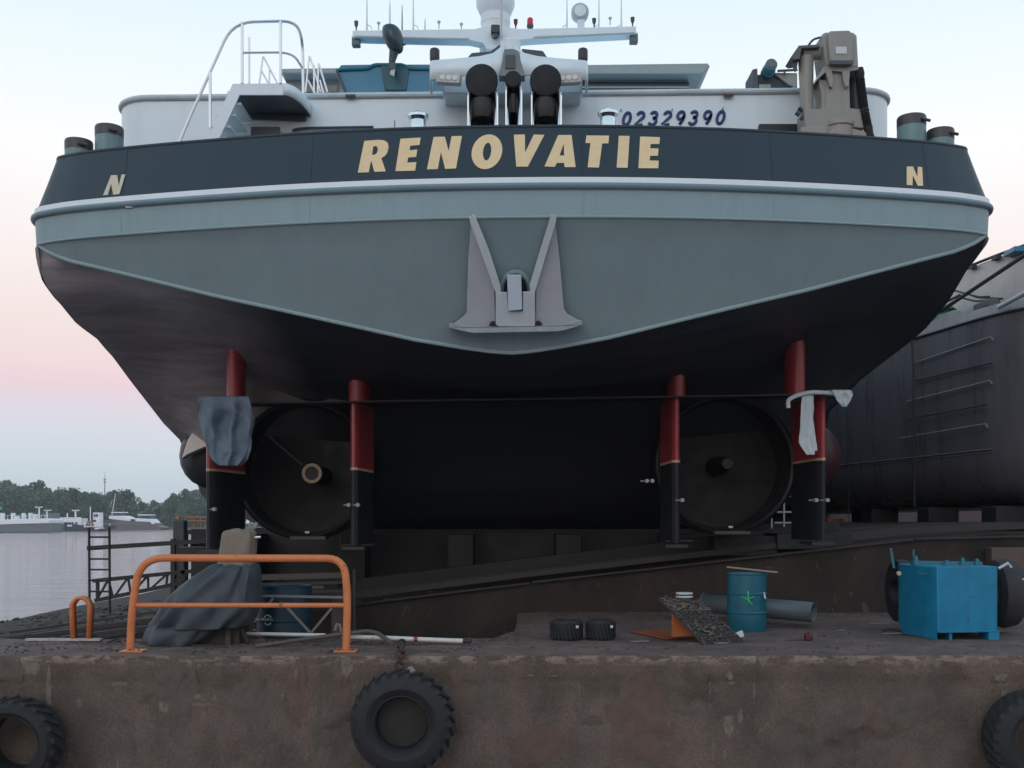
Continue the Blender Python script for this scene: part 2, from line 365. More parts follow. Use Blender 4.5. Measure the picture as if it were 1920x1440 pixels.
def wally(x,z):
    y=DF+.03*noise.noise(Vector((x*.5,z*.7,5)))+.012*noise.fractal(Vector((x*4,z*4,8)),1,2,4)
    if z>-.30: y-=.015
    cav=noise.fractal(Vector((x*1.1,z*1.6,11)),1,2.1,5)
    if cav>.42: y+=min(.04,(cav-.42)*.25)
    k=max(0,1+z/.07);return y+edge(x)*k*k
QW=[o for o in bpy.data.objects if o.name=='quay_wall'][0]
M_lime=mat('lime stain',(.165,.132,.108),.9,var=.4,vs=10,bump=.4,bs=50)
M_alg=mat('algae stain',(.100,.080,.063),.9,var=.3,vs=6,bump=.3)
M_rs=mat('brown rust stain',(.118,.076,.058),.9,var=.3,vs=6,bump=.3)
def stain(px,py,wx,wy,m,seed,name):
    # ragged blotch following the wall face, 3 mm proud
    mb=MB();n_=36;rg=[]
    cx,cz=(px-960)*DF/F,EYE+(HOR-py)*DF/F;wx*=DF/F;wy*=DF/F
    for t in (0.001,.35,.7,1):
        r_=[]
        for k in range(n_):
            a=2*PI*k/n_;q=1+(.55*noise.noise(Vector((math.cos(a)*1.6,math.sin(a)*1.6,seed)))+.35*noise.noise(Vector((math.cos(a)*5,math.sin(a)*5,seed+3)))+.18*noise.noise(Vector((math.cos(a)*13,math.sin(a)*13,seed))))
            x=cx+math.cos(a)*wx*t*q;z=min(-.01,cz+math.sin(a)*wy*t*q);r_.append(Vector((x,wally(x,z)-.003,z)))
        rg.append(r_)
    mb.grid(rg,closed=True);return mb.build(name,m,QW,ang=60)
for i,(a,b_,c,d) in enumerate(((92,1290,6,38),(222,1281,17,6),(307,1325,10,12),(375,1321,18,4),(370,1306,8,4),(556,1262,3,9),(648,1250,13,18),(1369,1268,6,9),(1371,1280,7,4),(1366,1362,9,22),(1388,1343,5,15),(1331,1302,2,32),(1414,1290,2,26),(1337,1410,2,26),
   (1738,1244,24,8),(1716,1250,5,8),(1756,1247,6,9),(1822,1240,16,12),(1664,1258,5,4),(1595,1238,16,9),(1100,1238,14,4),(1290,1232,22,6),(1430,1236,8,14),(60,1250,20,14),(995,1266,8,2),(1040,1267,10,2),(1882,1302,5,12),(1875,1270,16,12),(380,1238,20,3),(580,1229,20,3))):
    stain(a,b_,c*.9,d*.9,M_lime,i*3.7,'lime_stain')
for i,(a,b_,c,d) in enumerate(((1700,1312,56,50),(1475,1385,30,24),(600,1370,22,36),(650,1400,20,40),(1030,1350,14,9),(1110,1352,18,9),(1280,1332,18,8),(1600,1340,16,30),(330,1300,40,60),(20,1260,30,24),(480,1320,34,70),(900,1290,30,60))):
    stain(a,b_,c,d,M_alg,50+i*2.3,'algae_stain')
for i,(a,b_,c,d) in enumerate(((1200,1340,50,70),(1215,1410,60,20),(560,1300,20,60),(860,1300,16,50),(1010,1395,60,30),(640,1290,18,40),(1630,1350,16,26))):
    stain(a,b_,c,d,M_rs,90+i*2.3,'rust_stain')
# grit and small stones lying on the deck: stuff
def scatter(name,m,N,fx,szr,label,cat):
    mb=MB()
    for i in range(N):
        x,y,z=fx(); s=random.uniform(*szr)
        R=Matrix.Rotation(random.uniform(0,6),3,'Z')@Matrix.Rotation(random.uniform(-.5,.5),3,'X')
        mb.box((x,y,z+s*.2),(s*random.uniform(.7,1.8),s,s*.5),R)
    o=mb.build(name,m,ang=20); tag(o,label,cat);o['kind']='stuff';return o
def fdeck():
    x=random.uniform(-6.4,6.6); y=random.uniform(DF+.15,backd(x)-.1)
    if random.random()<.4: y=backd(x)-abs(random.gauss(0,.35))-.05
    return x,max(DF+.1,y),0.0
scatter('grit',mat('deck grit stones',(.09,.07,.062),.9,var=.5,vs=2),1500,fdeck,(.008,.03),'small stones and grit scattered over the quay deck','grit')
def fpit():
    x=random.uniform(-16.8,-1); y=random.uniform(18.5,34); return x,y,rz(x)-.01
scatter('rubble',mat('slipway rubble',(.06,.055,.05),.9,var=.6,vs=2),1100,fpit,(.04,.13),'dark rubble and stones on the slipway slope by the water','rubble')
# ------------------------------------------------------------------ THE SHIP
LT=.0105
ship=thing('inland_barge','big inland barge seen from astern with gold lettering on its navy bulwark','ship',(0,13.6,1.3))
PL=[(0,13.56),(1.4,13.60),(2.75,13.73),(4,13.93),(5,14.13),(5.8,14.32),(6.2,14.46),(6.50,14.62),(6.64,14.85),(6.69,15.15),(6.70,15.6)]
def cat(pts,n=6):
    o=[];P_=[Vector((*p,0)) for p in pts]
    for i in range(len(P_)-1):
        a=P_[max(i-1,0)] if i>0 else Vector((-P_[1].x,P_[1].y,0));b=P_[i];c=P_[i+1];d=P_[min(i+2,len(P_)-1)]
        for k in range(n):
            t=k/n;o.append(.5*((2*b)+(c-a)*t+(2*a-5*b+4*c-d)*t*t+(-a+3*b-3*c+d)*t**3))
    o.append(P_[-1]);return o
half=cat(PL,6)
half+= [Vector((6.70,y,0)) for y in (16.5,18,20,23,30,45,80)]
plan=[Vector((-p.x,p.y,0)) for p in reversed(half[1:])]+half
nrm=[]
for i,p in enumerate(plan):
    t=(plan[min(i+1,len(plan)-1)]-plan[max(i-1,0)]).normalized(); nrm.append(Vector((-t.y,t.x,0)))  # inward (forward)
def ring(z,inset): return [Vector((p.x+n_.x*inset,p.y+n_.y*inset,z+LT*(p.x+n_.x*inset))) for p,n_ in zip(plan,nrm)]
def yk(x): return ip(abs(x),[(p.x,p.y) for p in half if p.y<15.7])
ZB0,ZB1=5.945,6.675
def ztop(i): # bulwark top, level
    return ZB1
# bulwark
r0=ring(ZB0,.03);r1=ring(6.3,.155);r2=ring(ZB1,.28);r3=ring(ZB1,.36);r4=ring(5.9,.36)
MB().grid([r0,r1,r2,r3,r4]).build('bulwark',M_navy,ship,ang=50)
m_=MB();m_.tube(ring(ZB1+.01,.31),.038,8);m_.build('bulwark_rail',mat('dark capping rail',(.02,.028,.036),.4),ship)
MB().grid([ring(5.855,.0),ring(5.858,-.012),ring(5.94,-.004),ring(5.945,.03)]).build('white_stripe',M_stripe,ship,ang=40)
m_=MB();m_.tube(ring(5.825,-.015),.042,10);m_.build('rubbing_band',mat('rubbing band paint',(.16,.24,.27),.4,var=.06),ship)
MB().grid([ring(5.83,.0),ring(5.62,.012),ring(5.44,.02)]).build('transom_band',M_grey,ship,ang=50)
# transom lower panel
ZV=[(0,3.84),(.25,3.855),(.65,3.91),(1.3,4.02),(1.87,4.15),(4.0,4.645),(6.06,5.19),(6.33,5.31),(6.50,5.42)]
def zv(x): return ip(abs(x),ZV)
def yv(x): return yk(x)+.02+.5*(5.44-zv(x))
def hx(y): return ip(y,[(14.62,6.50),(14.85,6.64),(15.15,6.69),(15.6,6.70),(80,6.70)])
XN=[k/40*6.50 for k in range(-40,41)]
rows=[]
for t in [0,.02,.25,.5,.75,1]:
    r=[]
    for x in XN:
        z=5.44+(zv(x)-5.44)*t; y=yk(x)+.02+(yv(x)-yk(x)-.02)*t+(.012 if t>0 else 0)
        r.append((x,y,z+LT*x))
    rows.append(r)
MB().grid(rows).build('transom_panel',mat('grey transom panel paint',(.205,.280,.298),.52,var=.06,vs=.8,streak=.06,spec=.4),ship,ang=50)
m_=MB()
m_.tube([(x,yv(x)+.005,zv(x)+LT*x) for x in XN],.028,8)
m_.tube([(x,yk(x)+.02,5.44+LT*x) for x in XN],.016,6)
m_.build('transom_edge_trim',mat('light grey edge paint',(.27,.37,.38),.45,var=.05),ship)
# underside
ZEL=[(14.6,5.40),(14.8,5.04),(14.95,4.92),(15.2,4.76),(16,4.54),(17,4.47),(17.8,4.29),(19,3.9),(20.5,3.41),(21.5,3.17),(22.2,2.7),(23,2.1),(24,1.9),(80,1.9)]
ZER=[(14.6,5.40),(14.9,5.25),(15.2,5.07),(16,4.72),(17,4.52),(17.8,4.42),(19,4.28),(20.5,4.1),(22.5,3.7),(23.3,2.6),(24,1.95),(80,1.95)]
def tpr(y): return ip(y,[(14.6,0),(14.8,.08),(15.2,.20),(16,.17),(17.5,.05),(19,0)])
def RND(y): return ip(y,[(14.9,0),(15.4,.05),(16.5,.1),(18,.12),(80,.12)])
def T(cols): return [(c,z) for c,z in zip((0,1.5,2.5,3.5,4.5,5.5,7),cols)]
ROW=[(17,T((3.58,3.68,3.84,4.08,4.38,4.55,4.6))),(18.2,T((3.3,3.4,3.5,3.6,3.72,3.92,4.2))),(19,T((2.9,2.9,2.95,3.0,3.12,3.42,3.9))),(20.5,T((1.7,1.7,1.8,2.0,2.2,2.65,3.3))),
     (22,T((1.37,1.37,1.4,1.6,1.8,2.2,2.6))),(24,T((1.36,1.36,1.36,1.36,1.36,1.37,1.5))),(80,T((1.36,1.36,1.36,1.36,1.36,1.37,1.5)))]
def zrow(x,y):
    x=abs(x)
    for (a,ta),(b_,tb) in zip(ROW,ROW[1:]):
        if y<=b_: 
            t=(y-a)/(b_-a); return ip(x,ta)*(1-t)+ip(x,tb)*t
    return ip(x,ROW[-1][1])
rows=[]
NU=48
steps=[('v',t) for t in (0,.06,.14,.25,.4,.55,.7,.85,1)]+[('y',y) for y in (17.4,17.8,18.2,18.6,19,19.5,20,20.5,21,21.5,22,22.5,23,23.5,24,30,50,80)]
for kd,t in steps:
    r=[]
    for k in range(-NU,NU+1):
        u=k/NU; xv=u*6.50; 
        if kd=='v':
            y=yv(xv)+t*(17-yv(xv)); x=u*hx(max(14.62,y if abs(u)>.999 else y)) if t>0 else xv
            x=xv*(1-sm(t,0,.2))+u*6.70*sm(t,0,.2)
            x*=(1-tpr(y)/6.7) if t>0 else 1
            if abs(u)==1: x=math.copysign(hx(y)-(tpr(y) if t>0 else 0),u)
            zin=zv(xv)*(1-t)+ip(abs(x),ROW[0][1])*t
        else:
            y=t;x=u*(6.70-tpr(t));zin=zrow(x,y)
        ze=ip(y,ZEL if u<0 else ZER)
        wgt=sm(abs(x),4.9,6.70)**1.5
        z=zin*(1-wgt)+ze*wgt if not(kd=='v' and t==0) else zv(xv)
        if not(kd=='v' and t==0):
            q=max(0,min(1,(abs(x)-5.0)/1.70)); z+=(1-math.sqrt(max(0,1-q*q)))*RND(y)
        r.append((x,y,z+LT*x))
    rows.append(r)
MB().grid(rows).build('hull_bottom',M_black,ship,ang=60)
# sides
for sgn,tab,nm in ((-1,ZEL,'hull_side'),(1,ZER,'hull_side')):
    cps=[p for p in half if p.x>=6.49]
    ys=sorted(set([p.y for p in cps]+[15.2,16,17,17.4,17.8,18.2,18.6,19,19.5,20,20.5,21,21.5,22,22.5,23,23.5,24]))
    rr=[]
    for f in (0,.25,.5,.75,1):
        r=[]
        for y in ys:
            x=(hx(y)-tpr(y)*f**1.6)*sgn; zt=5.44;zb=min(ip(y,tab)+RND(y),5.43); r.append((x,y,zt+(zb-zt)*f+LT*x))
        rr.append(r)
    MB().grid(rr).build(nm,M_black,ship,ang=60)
# deck
dk=[p for p in ring(5.9,.36)];MB().add(dk,[tuple(range(len(dk)))]).build('deck',M_dgrey,ship)
for X in (-5.2,-2.6,0.9,3.4,5.6):
    m_=MB();q=[(X,yk(X)+.03+t*.25-.003,ZB0+.02+t*(ZB1-ZB0-.04)+LT*X) for t in (0,.3,.6,1)];m_.tube(q,.002,5);m_.build('weld_seam',M_navy,ship)
    m_=MB();q=[(X,yk(X)+.004,5.80+LT*X),(X,yk(X)+.016,5.46+LT*X)];m_.tube(q,.003,5);m_.build('weld_seam',M_grey,ship)
# small fairleads breaking the white stripe
for px,py in ((243,383),(1680,364)):
    d=yk((px-960)*14.2/F)-.02
    MB().box(P(px,py,d),(.10,.03,.10)).build('scupper_plate',M_white if px>900 else M_anchor,ship,bevel=.006)
# lettering
def onbul(px,py,off):
    y=14.
    for _ in range(14):
        X=(px-960)*y/F; z=EYE+(HOR-py)*y/F-LT*X
        y=.5*y+.5*(yk(X)+.03+(z-ZB0)*(.25/(ZB1-ZB0))-off)
    return P(px,py,y)
def glyph(name,loops,s,ox,oy,m,parent,pr=onbul,dense=True):
    L2=[]
    for lp in loops:
        o=[]
        for i,(a,b_) in enumerate(lp):
            c,d=lp[(i+1)%len(lp)];n_=max(1,int(math.hypot(c-a,d-b_)/60))
            for k in range(n_): o.append((ox+(a+(c-a)*k/n_)/s,oy+(b_+(d-b_)*k/n_)/s))
        L2.append(o)
    flat=[q for l in L2 for q in l];tri=tessellate_polygon([[Vector((a,b_,0)) for a,b_ in l] for l in L2])
    N=len(flat);vs=[pr(a,b_,.005) for a,b_ in flat]+[pr(a,b_,-.004) for a,b_ in flat];fs=[tuple(t) for t in tri];o=0
    for l in L2:
        n_=len(l);fs+=[(o+i,o+(i+1)%n_,o+(i+1)%n_+N,o+i+N) for i in range(n_)];o+=n_
    return MB().add(vs,fs).build(name,m,parent,ang=30)
def ell(cx,cy,rx,ry,sh,n=28,rot=0):
    o=[]
    for i in range(n):
        a=2*PI*i/n;x=math.cos(a)*rx;y=math.sin(a)*ry;o.append((cx+x-y*sh,cy+y))
    return o
G=[]
G.append(([[(185,562),(258,205),(420,192),(480,198),(520,225),(532,270),(520,330),(495,370),(450,400),(500,548),(372,552),(335,425),(308,558)],
           [(360,268),(390,262),(408,280),(410,310),(398,345),(370,362),(346,362)]],640))
G.append(([[(608,545),(665,180),(892,167),(880,250),(775,260),(768,310),(855,302),(842,385),(752,392),(742,450),(845,442),(830,540)]],640))
G.append(([[(963,525),(1037,160),(1165,157),(1207,320),(1240,152),(1357,148),(1290,515),(1168,520),(1120,330),(1085,522)]],640))
G.append(([ell(1638,327,172,196,.12),ell(1640,325,46,100,.10,18)],640))
G.append(([[(140,135),(265,132),(268,335),(365,133),(485,137),(298,494),(168,494)]],940))
G.append(([[(485,492),(640,138),(790,138),(836,500),(712,500),(706,453),(625,453),(600,497)],[(655,368),(703,235),(706,370)]],940))
G.append(([[(947,228),(957,143),(1213,145),(1205,232),(1135,234),(1098,505),(970,502),(1003,230)]],940))
G.append(([[(1297,505),(1322,147),(1443,149),(1420,508)]],940))
G.append(([[(1542,512),(1562,155),(1785,163),(1778,240),(1680,240),(1675,288),(1768,290),(1762,372),(1672,374),(1670,425),(1770,427),(1766,513)]],940))
for g,ox in G: glyph('name_letter',g,6,ox,230,M_gold,ship)
glyph('bow_letter',[[(515,598),(570,462),(612,462),(622,535),(640,458),(668,457),(625,590),(584,594),(570,520),(548,596)]],3.6,50,200,mat('pale gold lettering',(.60,.54,.40),.5),ship)
glyph('bow_letter',[[(1440,832),(1440,750),(1468,748),(1488,795),(1490,750),(1510,752),(1514,836),(1490,836),(1468,790),(1466,834)]],2.4,1100,0,M_gold,ship)
# ---- struts, plate, rudders, nozzles
def zh(px,py,d): return P(px,py,d)
DP=17.0
m_=MB();m_.add([P(372,757,16.6),P(1597,738,16.6),P(1592,738,16.6)+Vector((0,.45,0)),P(376,757,16.6)+Vector((0,.45,0))],[(0,1,2,3)])
m_.build('rudder_platform',mat('dark plate edge paint',(.03,.028,.034),.4),ship,solid=.016)
for (x0,x1,y0,y1) in ((418,452,636,757),(650,690,703,752),(1255,1289,693,745),(1478,1516,618,740)):
    c=(x0+x1)/2;r=(x1-x0)/2*DP/F
    a=P(c,y1,DP);b_=P(c,y0-40,DP)
    pr=[(math.cos(t)*r,math.sin(t)*r*1.7+.25) for t in [2*PI*k/20 for k in range(20)]]
    MB().grid([[Vector((a.x+q[0],a.y+q[1],a.z)) for q in pr],[Vector((a.x+q[0],a.y+q[1],b_.z)) for q in pr]],closed=True).build('rudder_trunk',M_red,ship)
# rudders: x at leading/trailing, yaw
def rudder(px,yaw,ytop,ymid,ybot,chord=1.25,th=.16,d=16.75):
    zt=P(px,ytop,d).z;zm=P(px,ymid,d).z;zb=P(px,ybot,d).z;X=(px-960)*d/F
    prof=[(0,.02),(.05,.06),(.2,th/2),(.5,th/2*.9),(1,.03)]
    lp=[(t*chord,h) for t,h in prof]+[(t*chord,-h) for t,h in reversed(prof)]
    cs,sn=math.cos(yaw),math.sin(yaw)
    def pt(q,z): return Vector((X+q[1]*cs+q[0]*sn, d+q[0]*cs-q[1]*sn, z))
    root=MB().grid([[pt(q,zt) for q in lp],[pt(q,zm) for q in lp]],closed=True).add([pt(q,zt) for q in lp],[tuple(range(10))]).build('rudder',M_red,ship,ang=40)
    MB().grid([[pt((q[0],q[1]*1.02),zm) for q in lp],[pt((q[0],q[1]*1.02),zb) for q in lp]],closed=True).add([pt(q,zb) for q in lp],[tuple(range(10))]).build('rudder_lower_blade',M_blackm,root,ang=40)
    MB().grid([[pt((q[0]-.003,q[1]*1.08),zm+.03) for q in lp],[pt((q[0]-.003,q[1]*1.08),zm-.01) for q in lp]],closed=True).build('primer_line',M_primer,root,ang=40)
    MB().box((X,d+chord*.3,zb-.05),(.35,chord*.6,.05)).build('rudder_sole',M_dsteel,root)
    return root
rudder(390,.20,757,882,1030); rudder(662,.14,753,880,1022,1.1,.1); rudder(1269,-.07,746,866,1018,1.1,.1); rudder(1544,-.12,741,862,1013)
for px,py in ((404,955),(672,947),(655,947),(1278,938),(1528,938),(1549,938),(482,983),(1222,902),(1212,902)):
    o=P(px,py,16.6);m_=MB();m_.lathe([(.03,-.1),(.035,0),(.02,.02),(.0,.021)],o,axis='Y',n=10);m_.tube([o+Vector((0,.0,0)),o+Vector((-.09,.02,0))],.012,6)
    m_.build('anode_bolt',mat('dull bolt steel',(.30,.30,.31),.5),ship)
for cx,cy,hub in ((568,880,True),(1362,870,False)):
    d=17.9;c=P(cx,cy,d);R=128*d/F
    pr=[(R*1.0,0),(R*1.03,.03),(R*1.05,.5),(R*1.02,1.1),(R*.97,1.1),(R*.93,.5),(R*.96,.03)]
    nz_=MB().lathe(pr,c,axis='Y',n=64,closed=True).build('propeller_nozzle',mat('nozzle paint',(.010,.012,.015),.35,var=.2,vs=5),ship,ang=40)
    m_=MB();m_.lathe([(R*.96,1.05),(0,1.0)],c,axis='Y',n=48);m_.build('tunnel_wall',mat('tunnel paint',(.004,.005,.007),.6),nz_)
    m_=MB();hc=P(cx+(19 if hub else 0),cy+(8 if hub else 0),d)
    m_.lathe([(.0,-.12),(.09,-.12),(.12,0),(.16,.5),(.17,1.0)] if not hub else [(.115,-.10),(.115,-.02),(.15,.2),(.16,1.0)],hc,axis='Y',n=24);m_.build('shaft_hub',M_blackm,nz_)
    if hub:
        m_=MB();m_.lathe([(.115,-.12),(.165,-.12),(.17,-.05),(.12,-.03)],hc,axis='Y',n=28,closed=True);m_.build('shaft_seal_ring',mat('brass coloured primer',(.30,.24,.16),.5,var=.25,vs=12),nz_)
        m_=MB();m_.lathe([(.0,-.085),(.118,-.085)],hc,axis='Y',n=28,cap=False);m_.build('shaft_end',M_dsteel,nz_)
    for k in range(0):
        a=.9+k*PI/2;m_=MB()
        u=Vector((math.cos(a),0,math.sin(a)));v=Vector((-math.sin(a),0,math.cos(a)))
        rr=[]
        for t in (0,.25,.5,.75,1):
            wd=(.10+.26*math.sin(t*2.6));rad=.14+(R*.9-.14)*t;rr.append([hc+u*rad+v*(wd*s_)+Vector((0,.55+wd*s_*.8,0)) for s_ in (-1,-.4,.3,1)])
        m_.grid(rr);m_.build('propeller_blade',M_blackm,nz_,solid=.02)
    b_=P(cx+10,cy+R*F/d+1,17.8);MB().box(b_+Vector((0,.1,0)),(.75*.8,.3,.06)).build('nozzle_foot',mat('foot primer',(.09,.07,.06),.7,var=.3,vs=9),nz_,bevel=.01)
    MB().box(P(cx+8,cy+118,17.85),(.07,.03,.035)).build('small_anode',M_anchor,nz_)
m_=MB();m_.bar(P(503,818,17.7),P(566,872,17.9),.05,.03);m_.build('shaft_strut',M_dsteel,ship)
# brown webs above the plate
for tri in (((455,757),(462,712),(575,757)),((602,757),(690,722),(690,757)),((690,757),(692,722),(850,757))):
    MB().prism([P(a,b_-4,17.9) for a,b_ in tri],(0,.03,0)).build('plate_bracket',mat('bracket primer',(.10,.085,.08),.7,var=.2),ship)
# bilge fairing left/right (bulging quarter behind the rudders)
def fairing(sg):
    rows=[]
    for t,cx,cz,rx,rz_ in ((0,368 if sg<0 else 1548,850,10,18),(.12,378 if sg<0 else 1536,852,42,48),(.3,384 if sg<0 else 1530,852,60,62),(.8,388 if sg<0 else 1526,846,70,74),(1.6,390 if sg<0 else 1524,840,64,68)):
        d=20.6+t*1.3;c=P(cx,cz,20.6);r=[]
        for k in range(20):
            a=2*PI*k/20;r.append(Vector((c.x+math.cos(a)*rx*20.6/F,d,c.z+math.sin(a)*rz_*20.6/F)))
        rows.append(r)
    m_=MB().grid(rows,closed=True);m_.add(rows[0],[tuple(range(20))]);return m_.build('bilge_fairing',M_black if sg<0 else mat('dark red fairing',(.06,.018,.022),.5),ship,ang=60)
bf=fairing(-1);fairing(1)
MB().prism([P(380,780,20.3),P(352,824,20.3),P(340,860,20.3),P(352,852,20.3),P(384,838,20.3),P(402,838,20.3),P(402,790,20.3)],(0,.25,0)).build('white_patch',mat('white patch colour',(.82,.78,.76),.6,var=.06),bf,bevel=.02)  # separate white polygon set in front of the left fairing
# skeg centre
# ---- deckhouse coaming
HZ0,HZ1=5.9,7.93
def rrect(x0,x1,y0,y1,r,n=8):
    o=[]
    o.append(Vector((x0,y1,0)))
    for k in range(n+1):
        a=PI+PI/2*k/n;o.append(Vector((x0+r+math.cos(a)*r,y0+r+math.sin(a)*r,0)))
    for k in range(n+1):
        a=1.5*PI+PI/2*k/n;o.append(Vector((x1-r+math.cos(a)*r,y0+r+math.sin(a)*r,0)))
    o.append(Vector((x1,y1,0)));return o
hp=rrect(-5.95,5.72,15.8,40,.55)
def hr(z,off=0,pl=hp):
    c=Vector((0,25,0));return [Vector((p.x,p.y,z+LT*p.x)) for p in pl]
mb=MB().grid([hr(HZ0),hr(HZ1)]);rf=hr(HZ1);mb.add(rf,[tuple(range(len(rf)))])
house=mb.build('deckhouse',M_white,ship,ang=40)
m_=MB();m_.tube([p+Vector((0,-.01,0)) for p in hr(HZ1-.035)],.045,10);m_.build('coaming_rim',mat('pale coaming rim',(.5,.57,.6),.4),house)
for px,py in ((657,180),(1366,178)):
    m_=MB();c=P(px,py,15.74);m_.tube([c-Vector((.07,0,0)),c+Vector((.07,0,0))],.028,8);m_.build('mooring_slot',mat('slot brown',(.12,.10,.08),.7),house)
# recess at the foot of the wall (long moulded line)
m_=MB();m_.tube([P(548,245,15.76),P(556,242,15.76),P(575,240,15.76),P(700,238,15.76)],.02,8);m_.build('skirting_tube',M_dgrey,house)
MB().box(P(498,250,15.7),(.42,.06,.17)).build('wall_grille',M_dgrey,house)
MB().box(P(1462,241,15.7),(.62,.1,.10)).build('wall_recess',mat('dark recess',(.012,.015,.02),.5),house)
# reg number digits
def ribbon(mb,pts,wd,pr):
    n_=len(pts);L_=[];R_=[]
    for i in range(n_):
        a=pts[max(i-1,0)];b_=pts[min(i+1,n_-1)];dx,dy=b_[0]-a[0],b_[1]-a[1];l=math.hypot(dx,dy) or 1
        nx,ny=-dy/l*wd/2,dx/l*wd/2;L_.append(pr(pts[i][0]+nx,pts[i][1]+ny));R_.append(pr(pts[i][0]-nx,pts[i][1]-ny))
    mb.grid([L_,R_]);return mb
def ea(cx,cy,rx,ry,a0,a1,n=12): return [(cx+rx*math.cos(a0+(a1-a0)*i/n),cy-ry*math.sin(a0+(a1-a0)*i/n)) for i in range(n+1)]
D={'0':[ea(.5,.5,.33,.42,0,2*PI,24)],
 '2':[ea(.48,.30,.32,.24,PI*.95,-PI*.18,12)+[(.12,.92),(.85,.92)]],
 '3':[ea(.45,.28,.3,.22,PI*.9,-PI*.45,12)[:]+[(.42,.48)],[(.42,.48)]+ea(.45,.70,.34,.24,PI*.45,-PI*.9,12)],
 '9':[ea(.5,.32,.32,.26,0,2*PI,18),[(.82,.32),(.78,.6),(.55,.95)]],
 'X':[]}
pw=lambda a,b_:P(a,b_,15.785)
for i,ch in enumerate('02329390'):
    m_=MB();x0=1163+i*25.1;y1=236-i*.35
    for st in D[ch]:
        ribbon(m_,[(x0+(u*19)+(1-v)*6,y1-27*(1-v)+ (0)) for u,v in st],5.4,pw)
    m_.build('registration_digit',M_blue,house,solid=.006)
for px,py in ((1164,207),(1260,206),(1355,204)):
    m_=MB();m_.lathe([(.012,0),(.012,-.03),(0,-.03)],P(px,py,15.79),axis='Y',n=8);m_.build('bolt_head',mat('bolt grey',(.25,.27,.3),.5),house)
# mushroom vents
for px,py in ((784,212),(1140,207)):
    t=P(px,py,14.6);m_=MB();m_.lathe([(.105,-.5),(.105,-.07),(.10,-.06)],t,n=24);v_=m_.build('deck_vent',M_chrome,ship)
    m_=MB();m_.lathe([(.10,-.085),(.145,-.07),(.14,-.03),(.09,0),(0,.01)],t,n=24);m_.build('vent_cap',M_chrome,v_)
m_=MB();m_.tube([P(740,226,14.6),P(740,242,14.6)],.008,6);m_.build('deck_peg',mat('peg red',(.3,.12,.08),.6),ship)
# bollards
for px,pt,pb,wd in ((148,265,310,50),(205,239,300,51),(1709,220,285,52),(1763,245,290,49)):
    d=15.0 if 100<px<220 or px>1700 else 15;t=P(px,pt,d);r=wd/2*d/F
    m_=MB();m_.lathe([(r,-1.0),(r,-.14)],t,n=32);b_=m_.build('bollard',M_boll,ship)
    m_=MB();m_.lathe([(r*1.01,-.145),(r*1.02,-.02),(r*.97,0),(0,.0)],t,n=32);m_.build('bollard_cap',M_bolltop,b_)
    m_=MB();a=t+Vector((r*.35,-r*.98,-.09));m_.tube([a,a+Vector((r*.65,.02,-.02))],.022,8);m_.build('bollard_pin',M_bolltop,b_)
# ---- staircase
st_=MB();d=15.0
fa=[P(433,157,d),P(449,178,d),P(530,178,d)]
outer=[(436,157),(531,156)];
loop=[P(436,157,d),P(531,156,d),P(531,178,d),P(449,178,d),P(408,266,d),P(384,270,d)]
st_.prism(loop,(0,.03,0))
stair=st_.build('boarding_stair',M_white,ship,bevel=.004)
# curved end fascia
m_=MB();a=P(531,156,d);b_=P(531,178,d);rows=[]
for k in range(9):
    an=PI/2*k/8;dx=math.sin(an)*.24;dy=(1-math.cos(an))*.8;rows.append([a+Vector((dx,dy,0)),b_+Vector((dx,dy,0))])
m_.grid(rows);m_.build('platform_fascia',M_white,stair,solid=.02)
tp=[P(436,157.5,d),P(531,156.5,d)]+[r[0]-Vector((0,0,.006)) for r in rows[1:]]+[P(436,157.5,d)+Vector((0,.8,0))]
bt=[Vector((p.x,p.y,b_.z+.012)) for p in tp]
MB().add(tp,[tuple(range(len(tp)))]).build('platform_top',M_white,stair)
MB().add(bt,[tuple(range(len(bt)))]).build('platform_underside',M_dgrey,stair)
a0=P(449,178,15.03)
for k in range(5):
    q=P(455-k*9.7,190+k*21,15.4);MB().box(q,(.27,.66,.035)).build('stair_tread',M_white,stair,bevel=.004)
loop=[P(449,178,15.72),P(455,200,15.72),P(423,280,15.72),P(400,280,15.72)]
MB().prism(loop,(0,.03,0)).build('inner_stringer',M_dgrey,stair)
# gusset under platform
MB().prism([P(452,180,15.74),P(566,180,15.74),P(574,226,15.74),P(465,222,15.74)],(0,.02,0)).build('platform_gusset',M_dgrey,stair)
hd=15.0
def tubep(name,pts,r,par,m=M_steel,rr=.12,n=8):
    m_=MB();m_.tube(rounded([Vector(p) for p in pts],rr) if len(pts)>2 else pts,r,n);return m_.build(name,m,par)
tubep('handrail',[P(336,268,hd),P(355,222,hd),P(436,42,hd),P(553,39,hd),P(567,72,hd+.5),P(569,176,hd+.5)],.022,stair,rr=.3)
tubep('midrail',[P(456,99,hd),P(548,98,hd),P(567,128,hd+.5)],.018,stair,rr=.25)
for px,y0,y1 in ((454,41,156),(526,40,156),(394,136,240)): tubep('rail_post',[P(px,y0,hd-.001),P(px,y1,hd-.001)],.022,stair)
tubep('rail_post',[P(467,70,hd+.7),P(467,156,hd+.7)],.018,stair)
for pts in ([(486,156),(493,104),(520,156)],[(489,130),(503,156)],[(505,128),(505,156)],[(573,172),(580,103),(601,172)],[(577,150),(591,176)],[(589,122),(589,176)],[(596,176),(597,117),(614,172)],[(600,150),(607,176)]):
    tubep('stanchion_tube',[P(a,b_,15.9) for a,b_ in pts],.014,stair,rr=.05)
